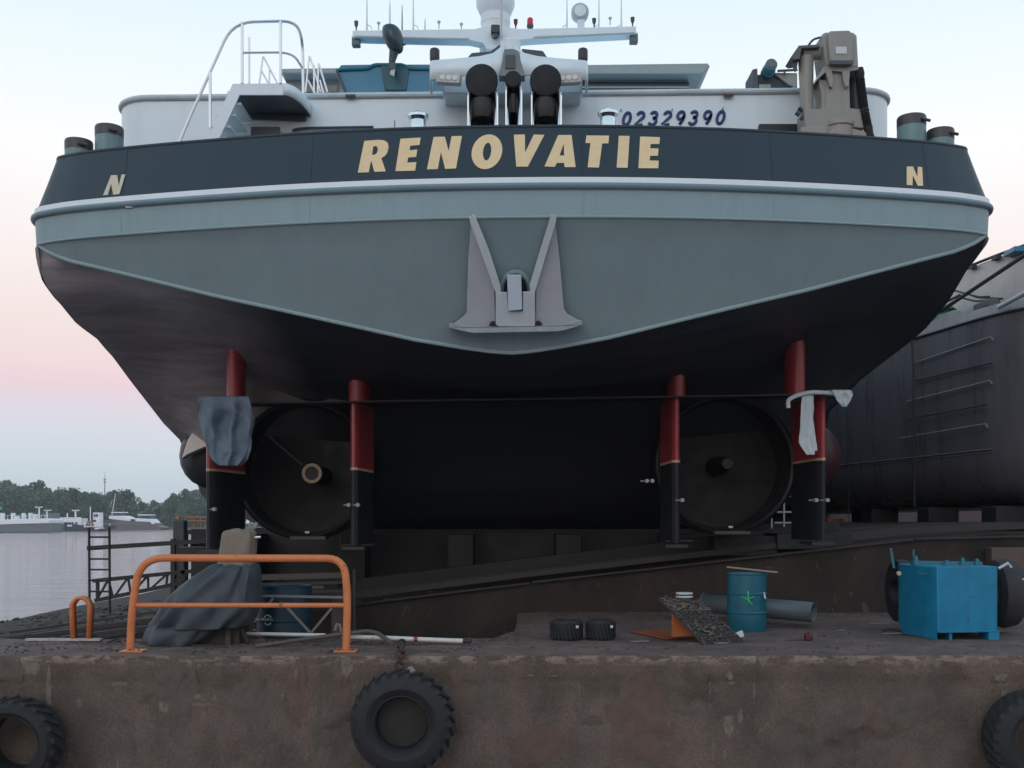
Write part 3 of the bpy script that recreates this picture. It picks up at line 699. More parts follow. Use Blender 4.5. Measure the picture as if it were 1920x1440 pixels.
# ---- wheelhouse lowered behind
wd=20.0
def bx(x0,y0,x1,y1,d0,dep): a=P(x0,y1,d0);b_=P(x1,y0,d0);return MB().box((a+b_)/2+Vector((0,dep/2,0)),(b_.x-a.x,dep,b_.z-a.z))
wh=bx(536,142,1290,200,wd,3.5).build('wheelhouse',mat('wheelhouse wall',(.22,.25,.27),.5),ship)
m_=MB();lo=[P(533,141,wd),P(1322,131,wd),P(1326,137,wd),P(1312,152,wd),P(1300,151,wd),P(533,150,wd)]
m_.prism(lo,(0,3.9,0));r_=m_.build('wheelhouse_roof',M_roof,wh,bevel=.02)
r_.location.y-=.3
bx(1090,154,1292,162,wd-.05,.04).build('upper_window_band',M_glass,wh)
bx(1090,162,1292,165,wd-.08,.06).build('window_sill',M_roof,wh)
bx(1090,165,1292,180,wd-.05,.04).build('window',M_glass,wh)
bx(575,160,588,172,wd-.05,.04).build('window',M_glass,wh)
bx(617,160,632,172,wd-.05,.04).build('window',M_glass,wh)
# ---- exhausts and funnel
fn=bx(830,140,1092,176,15.35,.5).build('funnel_casing',M_white,ship,bevel=.03)
def band(x0,x1,y0,y1,d,dep,name,m,par,r=.2):
    a=P(x0,y1,d);b_=P(x1,y0,d);pl=rrect(a.x,b_.x,d,d+dep,r)
    mb=MB().grid([[Vector((p.x,p.y,a.z)) for p in pl],[Vector((p.x,p.y,b_.z)) for p in pl]])
    for z in (a.z,b_.z): mb.add([Vector((p.x,p.y,z)) for p in pl],[tuple(range(len(pl)))])
    return mb.build(name,m,par,ang=40)
wl=MB()
def wing(sg):
    # fascia panel swooping up to the centre
    pts=[(805,112),(860,110),(900,106),(925,100),(945,84)];bot=[(805,146),(860,143),(900,141),(925,142),(945,142)]
    rows=[[],[]]
    pl=[]
    for k in range(7):
        an=PI/2*k/6;pl.append((805+(1-math.sin(an))*0+ (1-math.cos(PI/2-an))*14, .22*(1-math.sin(an)) ))
    for (a,bb),(c,dd) in zip(pts,bot):
        xx=a if sg<0 else 1908-a
        off=.22 if a==805 else 0
        if a==805:
            for ex,of in ((0,.45),(0,.25),(2,.10),(6,.03)):
                q=a+ex;q=q if sg<0 else 1908-q;rows[0].append(P(q,bb,15.0)+Vector((0,of,0)));rows[1].append(P(q,dd+ (8 if of>.2 else 2),15.0)+Vector((0,of,0)))
        else: rows[0].append(P(xx,bb,15.0));rows[1].append(P(xx,dd,15.0))
    return MB().grid(rows).build('funnel_wing',M_white,fn,solid=.03,ang=50)
wing(-1);wing(1)
for sg in(-1,1):
    f=lambda a:a if sg<0 else 1908-a
    MB().prism([P(f(877),107,15.3),P(f(884),99,15.3),P(f(920),96,15.3),P(f(938),82,15.3),P(f(934),104,15.3)] if sg<0 else [P(978,91,15.3),P(1018,95,15.3),P(1026,107,15.3),P(982,104,15.3)],(0,.2,0)).build('dark_fairing',M_dgrey,fn,bevel=.01)
    m_=MB();c=P(f(815),95,15.15);m_.lathe([(.065,-.14),(.07,-.12),(.07,.0),(.06,.02),(.01,.03),(.01,.045),(0,.045)],c,n=16);m_.build('deck_lamp',mat('lamp black',(.025,.028,.035),.4),fn)
    # floodlight
    c=P(f(842),149,14.88);fl=MB().box(c,(.34,.12,.14),Matrix.Rotation(-.12*sg,3,'Y')@Matrix.Rotation(.15*sg,3,'Z')).build('floodlight',mat('floodlight frame',(.45,.47,.47),.5),fn,bevel=.01)
    for k in(-1,0,1):
        m_=MB();m_.lathe([(0,-.012),(.035,-.01),(.04,0)],c+Vector((k*.088,-.062-(.0132*k*-sg),0+k*.0105*sg)),axis='Y',n=14);m_.build('lamp_lens',mat('lens',(.7,.7,.66),.15,var=.02),fl)
# centre grey fairing
m_=MB();m_.prism([P(935,143,14.97),P(942,112,14.97),P(944,96,14.97),P(952,92,14.97),P(966,92,14.97),P(974,96,14.97),P(976,112,14.97),P(985,143,14.97)],(0,.2,0));m_.build('centre_fairing',mat('grey fairing paint',(.16,.20,.21),.4),fn,bevel=.015)
MB().box(P(957,116,14.965),(.14,.02,.20)).build('fairing_hatch',M_dgrey,fn,bevel=.01)
m_=MB();m_.lathe([(.145,-.13),(.145,.02),(.13,.035),(0,.035)],P(957,83,15.15),n=28);m_.build('fairing_cap',M_white,fn)
def exhaust(cx,cy,r,w0,w1):
    d=14.75;R=r*d/F;c=P(cx,cy,d);zb=6.2
    e=MB();pts=[c+Vector((0,.0,0)),c+Vector((0,.25,0)),c+Vector((0,.5,-.12)),c+Vector((0,.6,-.45)),Vector((c.x,c.y+.6,zb))]
    e.tube(rounded(pts,.2),R*.93,24,cap=False);ex=e.build('exhaust_pipe',M_chrome,ship)
    m_=MB();m_.lathe([(0,-.012),(R*.9,-.01),(R,.0),(R,.06),(R*.9,.07)],c,axis='Y',n=40);m_.build('exhaust_mesh',M_mesh,ex)
    a=P(w0,0,d).x;b_=P(w1,0,d).x;z1=c.z-R*.55
    for x in(a,b_):
        m_=MB();m_.prism([Vector((x,d-.02,zb)),Vector((x,d-.02,z1-.1)),Vector((x,d+.05,z1+.02)),Vector((x,d+.55,z1+.02)),Vector((x,d+.55,zb))],(.012,0,0));m_.build('shroud_side',M_chrome,ex,bevel=.004)
        m_=MB();m_.tube([Vector((x+.006,d-.02,zb)),Vector((x+.006,d-.02,z1-.1))],.014,8);m_.build('shroud_edge',M_chrome,ex)
    m_=MB();rows=[]
    for k in range(9):
        t=k/8;x=a+(b_-a)*t;y=d+.18+.22*math.sin(t*PI);rows.append([Vector((x,y,zb)),Vector((x,y,z1-.12)),Vector((x,y-.12,z1))])
    m_.grid(rows);m_.build('shroud_back',mat('sooty polished steel',(.35,.35,.37),.12,metal=1,var=.3,vs=8),ex,ang=60)
    m_=MB();m_.lathe([(R*.62,-.14),(R*.78,.0),(R*.7,.12)],Vector((c.x,d+.16,z1-.22)),n=24);m_.build('elbow_flange',M_dsteel,ex)
    for x,q in((a,1),(b_,-1)):
        MB().grid([[Vector((x+q*.07*math.sin(k/8*PI/2),d-.02+.10*(1-math.cos(k/8*PI/2)),zb)),Vector((x+q*.07*math.sin(k/8*PI/2),d-.02+.10*(1-math.cos(k/8*PI/2)),z1-.05))] for k in range(9)]).build('shroud_flange',M_chrome,ex,solid=.006,ang=60)
exhaust(903,150,30.5,877,932);exhaust(1023,150,29.5,996,1051);exhaust(962,148,15.5,948,977)
# ---- mast
md=17.0
cap=MB();zz=lambda py:P(0,py,md).z
X=(929-960)*md/F;cc=Vector((X,md,0))
R=lambda w:w*md/F
cap.lathe([(R(30),zz(95)),(R(28),zz(70))],cc,n=32);cap.lathe([(R(26),zz(72)),(R(26),zz(54)),(R(27),zz(48)),(R(27),zz(31)),(R(29),zz(28)),(R(36),zz(12)),(R(36),zz(-14)),(R(30),zz(-22)),(0,zz(-24))],cc,n=36)
mast=cap.build('mast',M_white,ship)
MB().lathe([(R(27.6),zz(47)),(R(27.6),zz(32))],cc,n=36).build('mast_collar',M_stripe,mast)
y_=MB();dd=md-.25
def yard(xa,xb,ya,yb):
    pass
lp=[P(661,57,dd),P(890,54,dd),P(912,48,dd),P(950,50,dd),P(975,54,dd),P(1193,49,dd),P(1193,63,dd),P(1000,73,dd),P(962,76,dd),P(950,92,dd),P(912,92,dd),P(905,80,dd),P(880,75,dd),P(820,74,dd),P(661,70,dd)]
y_.prism(lp,(0,.22,0));yd=y_.build('yard_arm',M_white,mast,bevel=.01)
y2=MB();y2.prism([P(665,67,dd-.004),P(822,71,dd-.004),P(880,72,dd-.004),P(880,75,dd-.004),P(822,74,dd-.004),P(665,70,dd-.004)],(0,-.01,0));y2.prism([P(1000,69,dd-.004),P(1190,61,dd-.004),P(1190,63,dd-.004),P(1000,73,dd-.004)],(0,-.01,0));y2.build('yard_lower_strip',mat('pale grey strip',(.33,.4,.44),.5),yd)
def ant(x,y0,y1,r,m=M_white,name='whip_antenna'):
    m_=MB();m_.tube([P(x,y1,dd+.1),P(x,max(y0,y1-25) if y0<0 else y0+(y1-y0)*.3,dd+.1),P(x,y0,dd+.1)],[r*1.5,r,r*.5],6);return m_.build(name,m,yd)
for x,y0 in ((688,-20),(731,2),(775,-20),(1063,-20),(1123,-20),(1165,-20)):
    ant(x,y0,56,.013)
    tubep('antenna_bracket',[P(x+(9 if x<900 else -9),56,dd+.1),P(x+(8 if x<900 else -8),50,dd+.1),P(x,46,dd+.1)],.006,yd,m=M_anchor,rr=.02,n=6)
ant(754,9,56,.008,M_dgrey);ant(797,35,55,.012)
for x,y0,m in ((668,40,M_dgrey),(967,37,mat('dark red lamp',(.2,.02,.03),.4)),(1114,35,M_dgrey),(1186,33,M_dgrey)):
    t=P(x,y0,dd+.1);m_=MB();m_.lathe([(.008,-.16),(.012,-.10),(.03,-.055),(.034,0),(0,.005)],t,n=12);m_.build('signal_lamp',m,yd)
for x,y0 in ((710,42),(865,44),(1144,33),(823,40)):
    t=P(x,y0,dd+.1);m_=MB();m_.lathe([(.008,-.12),(.010,-.04),(.026,-.02),(.028,0),(.006,.01),(0,.02)],t,n=12);m_.build('gps_antenna',M_anchor,yd)
t=P(994,52,dd+.1);m_=MB();m_.lathe([(.05,-.0),(.055,.03),(.05,.05)],t,n=20);b_=m_.build('beacon_base',M_dgrey,yd)
m_=MB();m_.lathe([(.048,.05),(.046,.135),(.035,.15),(0,.152)],t,n=20);m_.build('beacon_lamp',M_redlamp,yd)
t=P(1088,20,dd+.05);m_=MB();m_.lathe([(0,-.03),(.095,-.02),(.10,0),(.138,.03),(.138,.14),(.08,.16),(0,.16)],t,axis='Y',n=32);sd=m_.build('searchlight',M_white,yd)
MB().lathe([(.10,-.024),(.139,.024),(.139,.04),(.10,.0)],t,axis='Y',n=32,closed=True).build('searchlight_rim',M_anchor,yd)
bx(1083,36,1096,53,dd+.05,.1).build('searchlight_stand',M_white,yd)
for x,yy in ((668,81),(1188,75)):
    c=P(x,yy,dd+.1);MB().box(c,(.13,.12,.12)).build('yard_floodlight',mat('lamp green grey',(.08,.13,.14),.4),yd,bevel=.015)
    MB().box(c+Vector((0,0,.075)),(.13,.13,.03)).build('floodlight_top',M_anchor,yd,bevel=.01)
m_=MB();m_.tube([P(940,-20,15.0),P(940,70,15.0)],.016,8);m_.build('flag_staff',M_anchor,fn)
c=P(929,58,dd-.1);MB().box(c,(.14,.16,.14)).build('mast_camera',mat('camera black',(.02,.025,.035),.3),mast,bevel=.02)
m_=MB();m_.lathe([(0,-.03),(.04,-.025),(.05,0)],P(929,68,dd-.16),axis='Y',n=18);m_.build('camera_dome',M_glass,mast)
# ---- crane
cd=15.1
def pp(lst,d,dep,name,m,par,bev=.012): return MB().prism([P(a,b_,d) for a,b_ in lst],(0,dep,0)).build(name,m,par,bevel=bev)
crane=pp([(1550,125),(1592,125),(1595,235),(1598,262),(1548,262),(1548,235)],cd,.35,'crane_column',M_crane,ship)
pp([(1541,64),(1548,60),(1600,60),(1607,66),(1610,126),(1549,124),(1546,100)],cd-.05,.5,'crane_head',M_crane,crane,.02)
pp([(1555,58),(1594,57),(1600,66),(1600,119),(1556,119),(1554,70)],cd-.14,.1,'head_cover',M_crane,crane,.02)
pp([(1556,113),(1600,113),(1600,120),(1557,120)],cd-.15,.02,'cover_shadow_gap',M_dgrey,crane,.003)
pp([(1567,87.5),(1588,87.5),(1588,100.5),(1567,100.5)],cd-.15,.02,'rating_plate',mat('plate silver',(.62,.63,.62),.4),crane,.002)
pp([(1546,123),(1612,126),(1608,131),(1594,133),(1592,160),(1586,164),(1581,150),(1579,134),(1560,132),(1563,150),(1561,164),(1556,162),(1548,135),(1532,150)],cd-.06,.4,'head_bracket',M_crane,crane,.006)
m_=MB();m_.tube([P(1511,108,cd+.15),P(1513,215,cd+.15)],[.11,.085],20);m_.build('lift_cylinder',M_crane,crane)
m_=MB();m_.tube([P(1504,100,cd+.15),P(1550,100,cd+.15)],.09,20);m_.build('slew_cylinder',M_crane,crane)
pp([(1482,108),(1498,85),(1535,83),(1538,88),(1503,90),(1500,110),(1488,112)],cd-.02,.3,'cylinder_bracket',mat('dark crane steel',(.10,.11,.115),.5),crane,.006)
pp([(1484,110),(1497,112),(1494,132),(1490,122)],cd+.05,.1,'hook_link',M_dgrey,crane,.004)
tubep('hydraulic_hose',[P(1516,85,cd),P(1524,74,cd),P(1538,70,cd)],.016,crane,m=M_dgrey)
pp([(1534,148),(1550,150),(1550,212),(1540,212),(1541,180)],cd+.02,.3,'column_web',M_crane,crane)
pp([(1508,204),(1550,204),(1550,240),(1510,240)],cd+.0,.4,'base_box',M_crane,crane)
pp([(1593,202),(1617,205),(1621,241),(1595,238)],cd+.0,.4,'base_box',M_crane,crane)
pp([(1502,238),(1550,238),(1550,270),(1502,262)],cd-.02,.5,'pedestal_block',mat('warm grey crane paint',(.33,.30,.28),.5,var=.07),crane)
pp([(1598,240),(1628,248),(1630,272),(1598,272)],cd-.02,.5,'pedestal_block',mat('warm grey crane paint',(.33,.30,.28),.5,var=.07),crane)
m_=MB();q=P(1573,262,cd+.1);m_.lathe([(.19,-.2),(.19,.16),(.21,.17),(.21,.22),(0,.22)],q,n=28);m_.build('pedestal_ring',mat('warm grey crane paint',(.33,.30,.28),.5,var=.07),crane)
m_=MB();m_.tube([P(1602,140,cd+.25),P(1608,215,cd+.25)],.10,18);m_.build('boom_cylinder',M_dgrey,crane)
hb=MB();pts=rounded([P(1611,128,cd),P(1614,160,cd),P(1618,190,cd),P(1624,225,cd),P(1634,268,cd)],.1,10)
L_=[];rs=[]
for i in range(60):
    t=i/59*(len(pts)-1);k=min(int(t),len(pts)-2);L_.append(pts[k].lerp(pts[k+1],t-k));rs.append(.055+.012*(i%2))
hb.tube(L_,rs,10);hb.build('corrugated_hose',M_rubber,crane)
tubep('hose_guard',[P(1611,126,cd),P(1618,128,cd),P(1617,150,cd)],.008,crane,m=M_anchor,rr=.03)
for a,b_,s_ in ((1500,205,.03),(1496,213,.035),(1504,222,.03)):
    MB().box(P(a,b_,cd+.1),(s_*2,.1,s_),Matrix.Rotation(.6,3,'Y')).build('valve_lever',M_dgrey,crane,bevel=.004)
m_=MB();m_.lathe([(.06,0),(.06,-.03),(.03,-.05),(0,-.05)],P(1562,252,cd-.1),axis='Y',n=16);m_.build('slew_cap',M_crane,crane)
# ---- winch behind
wn=pp([(1411,130),(1420,128),(1422,172),(1411,172)],16.2,.5,'winch_frame',M_dgrey,ship,.005)
m_=MB();m_.lathe([(.075,-.16),(.09,-.15),(.09,.0)],P(1442,129,16.2),axis='Y',n=28);m_.lathe([(.1,.0),(.1,.14)],P(1442,131,16.2),axis='Y',n=28);m_.build('winch_motor',mat('winch blue',(.05,.17,.2),.4),wn)
m_=MB();m_.lathe([(0,-.17),(.065,-.168),(.07,-.15)],P(1442,127,16.2),axis='Y',n=24);m_.build('motor_cap',mat('motor cap grey',(.12,.14,.16),.35),wn)
pp([(1420,140),(1450,136),(1490,165),(1495,172),(1420,172)],16.3,.4,'winch_body',mat('winch dark',(.03,.05,.065),.5),wn)
pp([(1450,136),(1495,137),(1495,164),(1478,158)],16.25,.04,'winch_plate',M_crane,wn,.003)
m_=MB();m_.tube([P(1458,133,16.2),P(1495,131,16.2)],.02,8);m_.tube([P(1471,133,16.2),P(1471,140,16.2)],.016,6);m_.build('winch_shaft',M_dgrey,wn)
pp([(1424,158),(1445,158),(1445,172),(1424,172)],16.15,.1,'winch_base',M_crane,wn,.004)
# ---- anchor (hangs in its recess)
anc=thing('stern_anchor','pale grey stern anchor hanging flukes up in the middle of the grey transom','anchor',P(966,618,13.75))
def yt(px,py):  # transom panel distance
    y=14.
    for _ in range(12):
        X=(px-960)*y/F;z=EYE+(HOR-py)*y/F-LT*X;y=.5*y+.5*(yk(X)+.03+.5*(5.44-z))
    return y
sx=lambda u:800+u/4.8
sy=lambda v:360+v/4.8
def ap(u,v,off): 
    px,py=sx(u),sy(v);return P(px,py,yt(px,py)-off)
def plate(loop,off0,off1,name,m=M_anchor,bev=.008):
    a=[ap(u,v,off0) for u,v in loop];b_=[ap(u,v,off1) for u,v in loop];n_=len(loop)
    tri=tessellate_polygon([[Vector((u,v,0)) for u,v in loop]])
    vs=a+b_;fs=[tuple(t) for t in tri]+[tuple(i+n_ for i in reversed(t)) for t in tri]+[(i,(i+1)%n_,(i+1)%n_+n_,i+n_) for i in range(n_)]
    return MB().add(vs,fs).build(name,m,anc,bevel=bev)
M_anchw=mat('warm grey anchor plate',(.40,.425,.45),.5,var=.05,vs=3)
plate([(400,300),(470,480),(610,870),(622,1210),(240,1210),(245,1185),(330,1120),(362,1080),(375,600)],.16,.06,'fluke_plate',M_anchw)
plate([(1155,290),(1195,600),(1235,1050),(1265,1095),(1380,1160),(1380,1180),(1230,1215),(975,1210),(985,860),(1080,560)],.16,.06,'fluke_plate',M_anchw)
plate([(380,225),(430,200),(560,520),(665,840),(668,900),(660,1200),(622,1200),(620,900),(600,860),(480,520),(395,290)],.26,.05,'fluke_rib')
plate([(1118,190),(1172,205),(1160,280),(1060,620),(990,850),(975,900),(975,1200),(935,1200),(930,870),(925,840),(990,620),(1100,265)],.26,.05,'fluke_rib',bev=.0)
plate([(640,900),(722,900),(735,1072),(865,1072),(865,895),(955,895),(970,1210),(640,1210)],.27,.05,'crown')
plate([(724,745),(850,745),(860,1060),(735,1072)],.33,.1,'shank',mat('bluish anchor shank',(.55,.64,.73),.4,var=.04))
plate([(202,1180),(245,1178),(380,1208),(640,1212),(1000,1205),(1230,1190),(1390,1150),(1400,1200),(1240,1245),(1180,1255),(440,1270),(370,1262),(200,1225)],.28,.02,'crown_bar',mat('crown bar paint',(.36,.42,.44),.5,var=.12,vs=8))
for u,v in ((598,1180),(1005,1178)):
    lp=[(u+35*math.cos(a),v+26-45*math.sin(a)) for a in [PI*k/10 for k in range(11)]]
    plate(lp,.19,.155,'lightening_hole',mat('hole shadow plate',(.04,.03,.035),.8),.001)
# hawse recess (arch)
arcp=[(800+u_*130,890-v_*170) for u_,v_ in [(math.cos(PI*k/16),math.sin(PI*k/16)) for k in range(17)]]
m_=MB();m_.tube([ap(u,v,.03) for u,v in arcp],.035,8);m_.build('hawse_rim',M_grey,ship)
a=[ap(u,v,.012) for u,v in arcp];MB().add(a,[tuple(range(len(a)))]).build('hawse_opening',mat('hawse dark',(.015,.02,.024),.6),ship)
# ------------------------------------------------------------------ dinghy
di=thing('dinghy','teal blue dinghy lying on the barge deckhouse behind the funnel','dinghy',P(727,172,16.4))
dq=lambda a,b_,o=0:P(a,b_,16.3)+Vector((0,o,0))
tr=[(632,132),(640,122),(700,121),(745,121),(805,121),(822,126),(828,136),(812,168),(806,173),(650,173),(638,150)]
rows=[]
for t,s_ in ((0,1),(.6,1.03),(1.5,1),(2.3,.7),(2.8,.25)):
    cx,cy=729,150;rows.append([P(cx+(a-cx)*s_,cy+(b_-cy)*(s_*.5+.5),16.3)+Vector((0,t,0)) for a,b_ in tr])
MB().grid(rows,closed=True).add(rows[0],[tuple(range(len(tr)))]).add(rows[-1],[tuple(range(len(tr)))]).build('dinghy_hull',M_dinghy,di,ang=40)
tubep('dinghy_gunwale',[dq(631,133,-.02),dq(640,131,-.03),dq(690,129,-.03),dq(702,122,-.02),dq(755,122,-.02),dq(768,129,-.03),dq(826,130,-.03)],.024,di,m=mat('gunwale teal',(.04,.19,.24),.35),rr=.05)
MB().prism([dq(714,124,-.03),dq(768,124,-.03),dq(762,170,-.03),dq(722,170,-.03)],(0,.05,0)).build('motor_board',mat('board teal dark',(.025,.10,.13),.5),di,bevel=.01)
tubep('dinghy_chock',[dq(632,135,-.04),dq(648,174,-.04)],.02,di,m=M_dgrey)
ob=MB();rows=[]
for t,cx,cy,rx,ry in ((0,735,62,8,.06),(.1,735,65,15,.13),(.3,738,74,19,.17),(.55,741,88,20,.18),(.8,745,102,15,.15),(1,748,112,11,.12)):
    c=dq(cx,cy,-.25);rows.append([c+Vector((math.cos(a)*rx*16/F,math.sin(a)*ry,0)) for a in [2*PI*k/18 for k in range(18)]])
ob.grid(rows,closed=True).add(rows[0],[tuple(range(18))]).add(rows[-1],[tuple(range(18))]);om=ob.build('outboard_motor',M_motor,di,sub=1)
m_=MB();m_.tube([dq(742,108,-.22),dq(738,128,-.22),dq(740,146,-.22)],[.075,.05,.04],12);m_.tube([dq(740,140,-.32),dq(740,140,-.1)],.05,12);m_.build('motor_leg',M_motor,om)
m_=MB();m_.prism([dq(738,142,-.3),dq(745,142,-.3),dq(743,158,-.3),dq(735,154,-.3)],(0,.03,0));m_.build('motor_propeller',M_litter,om,bevel=.005)
tubep('tiller_handle',[dq(752,100,-.25),dq(764,97,-.25)],.012,om,m=M_motor)
# ------------------------------------------------------------------ cradle under the ship
M_sleeper=mat('dark cradle steel',(.013,.014,.017),.6,var=.25,vs=3)
cradle=thing('slipway_cradle','dark steel cradle carriage carrying the barge above the slipway','cradle',(0,20,.6))
for (x0,x1,y0,y1,d,dep) in ((1340,1457,1005,1042,18.9,.6),(1457,1600,1000,1030,18.8,1.0),(330,470,1026,1040,17.9,.5),(640,700,1020,1024,17.0,.4),(1248,1300,1012,1017,17.0,.4)):
    a=P(x0,y1,d);b_=P(x1,y0,d);MB().box((a+b_)/2+Vector((0,dep/2,0)),(b_.x-a.x,dep,b_.z-a.z)).build('cradle_beam',M_sleeper,cradle,bevel=.01)
for x in (-5.2,-3.1,-1.0,1.1,3.2,5.3):
    for d in (20.5,24,30,38):
        z0=rz(x);MB().box((x,d+1,(z0+1.33)/2+.05),(.5,1.6,max(.1,1.33-z0-.1))).build('cradle_block',M_sleeper,cradle,bevel=.02)
for d in (21.6,27,36,50):
    m_=MB();m_.prism([(-6.5,d,rz(-6.5)-.1),(6.5,d,rz(6.5)-.1),(6.5,d,1.42),(-6.5,d,1.42)],(0,.3,0));m_.build('gap_fill_wedge',M_sleeper,cradle)  # wedges added to close off the light showing through under the hull
for d in (20.3,23.8):
    a=Vector((-6.2,d,rz(-6.2)+.25));b_=Vector((6.2,d,rz(6.2)+.25));m_=MB();m_.bar(a,b_,.25,.3);m_.build('cross_beam',M_sleeper,cradle)
# timber stack & steel under left rudders (behind the railing)
stackt=thing('timber_stack','stack of long grey brown timbers behind the orange railing under the left nozzle','timber',P(560,1130,17))
for i,(xa,xb,y,d,h,m) in enumerate(((486,640,1079,17.6,.09,M_timber),(486,648,1092,17.4,.05,M_dsteel),(486,600,1101,17.2,.05,M_timber),(486,640,1108,17.0,.05,M_dsteel),(486,560,1096,16.9,.03,M_timber))):
    m_=MB();a=P(xa-20,y+4,d);b_=P(xb+10,y-1,d);m_.bar(a,b_,.3,h);m_.build('timber',m,stackt,bevel=.005)
for x in(500,635): 
    a=P(x,1110,17.6);m_=MB();m_.bar(a,Vector((a.x,a.y,-.9)),.2,.2);m_.build('timber_prop',M_timber,stackt)
for x in(520,640): 
    a=P(x,1080,17.6);m_=MB();m_.bar(a,Vector((a.x,a.y,-.9)),.12,.12);m_.build('timber_prop',M_timber,stackt)
# ------------------------------------------------------------------ neighbour vessel
nb_=thing('neighbouring_barge','dark hull of a second barge standing on the slipway right of the big one','ship',(10,24,1.9))
CC=14.5
M_nh=mat('weathered black hull',(.13,.122,.135),.30,var=.22,vs=1.4,stretch=(2,2,.25),streak=.12,spec=.6)
M_nb=mat('worn grey bulwark',(.26,.245,.25),.5,var=.15,vs=2,streak=.25)
npl=[(14.2,17.9),(12.6,18.9),(11.4,20.0),(10.45,21.1),(9.92,22.2),(9.50,24.2),(9.09,26.2),(8.68,28.2),(8.27,30.2),(8.0,33),(8.0,40),(8.0,70)]
nq=[Vector((a,b_,0)) for a,b_ in npl]
o=[]
for i in range(len(nq)-1):
    a=nq[max(i-1,0)];b_=nq[i];c=nq[i+1];d=nq[min(i+2,len(nq)-1)]
    for k in range(5):
        t=k/5;o.append(.5*((2*b_)+(c-a)*t+(2*a-5*b_+4*c-d)*t*t+(-a+3*b_-3*c+d)*t**3))
nq=o+[nq[-1]]
nn=[]
for i,p in enumerate(nq):
    t=(nq[min(i+1,len(nq)-1)]-nq[max(i-1,0)]).normalized();nn.append(Vector((t.y,-t.x,0)))
def nr(z,off): return [Vector((p.x+q.x*off,p.y+q.y*off,z(p) if callable(z) else z)) for p,q in zip(nq,nn)]
MB().grid([nr(5.84,.0),nr(5.0,.02),nr(4.0,.05),nr(3.1,.09),nr(2.8,.11),nr(2.4,.17),nr(2.1,.40),nr(1.92,1.0),nr(1.88,5)]).build('hull_plating',M_nh,nb_,ang=50)
MB().grid([nr(5.84,-.01),nr(lambda p:6.22 if p.y>23 else 6.05+ (.17 if p.y<21.2 else 0)*0,.06),nr(6.1,.16),nr(5.7,.16)]).build('bulwark',M_nb,nb_,ang=40)
m_=MB();m_.tube(nr(5.84,-.02),.03,8);m_.build('rubbing_strake',mat('strake dark',(.03,.03,.034),.5),nb_)
m_=MB();m_.tube(nr(3.08,.08)[20:],.014,6);m_.tube(nr(3.02,.09)[20:],.010,6);m_.build('weld_seam',mat('seam pale',(.16,.145,.15),.5),nb_)
MB().grid([nr(5.9,.7),nr(7.32,.85),nr(7.33,3.5)]).build('hold_coaming',mat('shiny grey coaming',(.46,.43,.43),.3,var=.12,vs=2,streak=.1),nb_,ang=40)
m_=MB();m_.tube(nr(7.36,.83),.035,8);m_.build('coaming_rail',M_dsteel,nb_)
for k in range(9):
    p=nr(7.3,.80)[22+k*2];MB().box(p+Vector((-.04,0,-.02)),(.10,.26,.07),Matrix.Rotation(.1*k,3,'X')).build('hatch_clip',M_dsteel,nb_)
def npt(px,py,off=0):
    # point on the hull plane (planar part)
    d=(CC+off)/((px-960)/F+.2065);return P(px,py,d)
for (a,b_,c,d_,m,r) in ((1713,681,1858,632,'p',.018),(1713,714,1860,680,'d',.02),(1700,753,1856,714,'p',.018),(1700,786,1850,758,'d',.018),(1687,822,1848,795,'p',.018)):
    m_=MB();m_.tube([npt(a,b_,-.05),npt(c,d_,-.05)]+([npt(c+4,d_+6,.0)] if m=='p' else []),r,8);m_.build('ladder_rung',mat('worn rung steel',(.22,.20,.20),.4) if m=='p' else M_dsteel,nb_)
m_=MB();m_.tube([npt(1709,606,-.09),npt(1712,690,-.08),npt(1715,950,-.05)],.028,8);m_.build('mooring_rope',M_dsteel,nb_)
m_=MB();m_.tube([npt(1588,770,-.1),npt(1592,1000,-.1)],.010,6);m_.build('thin_line',M_dsteel,nb_)
m_=MB();m_.tube([npt(1764,583,.10),npt(1925,476,.5)],.045,8);m_.build('boat_hook_pole',M_dsteel,nb_)
m_=MB();m_.tube([npt(1762,572,.4),npt(1800,553,.4)],.03,8);m_.build('pole_end',M_dsteel,nb_)
m_=MB();m_.tube([npt(1873,576,-.03),npt(1925,548,-.1)],.05,10);m_.build('white_hose',M_anchor,nb_)
for pts in ([(1790,545),(1806,549),(1835,557),(1855,556)],[(1800,558),(1830,565),(1850,563)],[(1820,553),(1833,558),(1880,560)]):
    tubep('slack_rope',[npt(a,b_,.5) for a,b_ in pts],.02,nb_,m=M_dsteel,rr=.1)
MB().box(npt(1850,574,.45),(.3,.7,.2)).build('deck_gear',mat('gear grey green',(.09,.10,.09),.6,var=.3),nb_,bevel=.04)
m_=MB();q=npt(1750,580,.0)
m_.lathe([(.02,0),(.30,.02),(.34,.10),(.24,.2),(.30,.26),(.2,.34),(0,.36)],q+Vector((.3,.2,-.25)),n=16);m_.build('green_net',mat('green net',(.01,.14,.07),.8,var=.4,vs=20),nb_)
MB().box(q+Vector((0,0,-.08)),(.05,.05,.2)).build('rail_stub',M_anchor,nb_)
MB().box(npt(1916,472,.9),(.55,.5,.12)).build('wheelhouse_edge',M_dinghy,nb_,bevel=.02)
for x,y in ((8.9,24.5),(9.4,22.2),(10.6,20.9),(8.6,27.5),(11.6,20),(9.1,30)):
    z0=rz(x);MB().box((x+1.0,y+.3,(z0+1.9)/2),(.7,.7,1.9-z0)).build('keel_block',M_sleeper,nb_,bevel=.02)
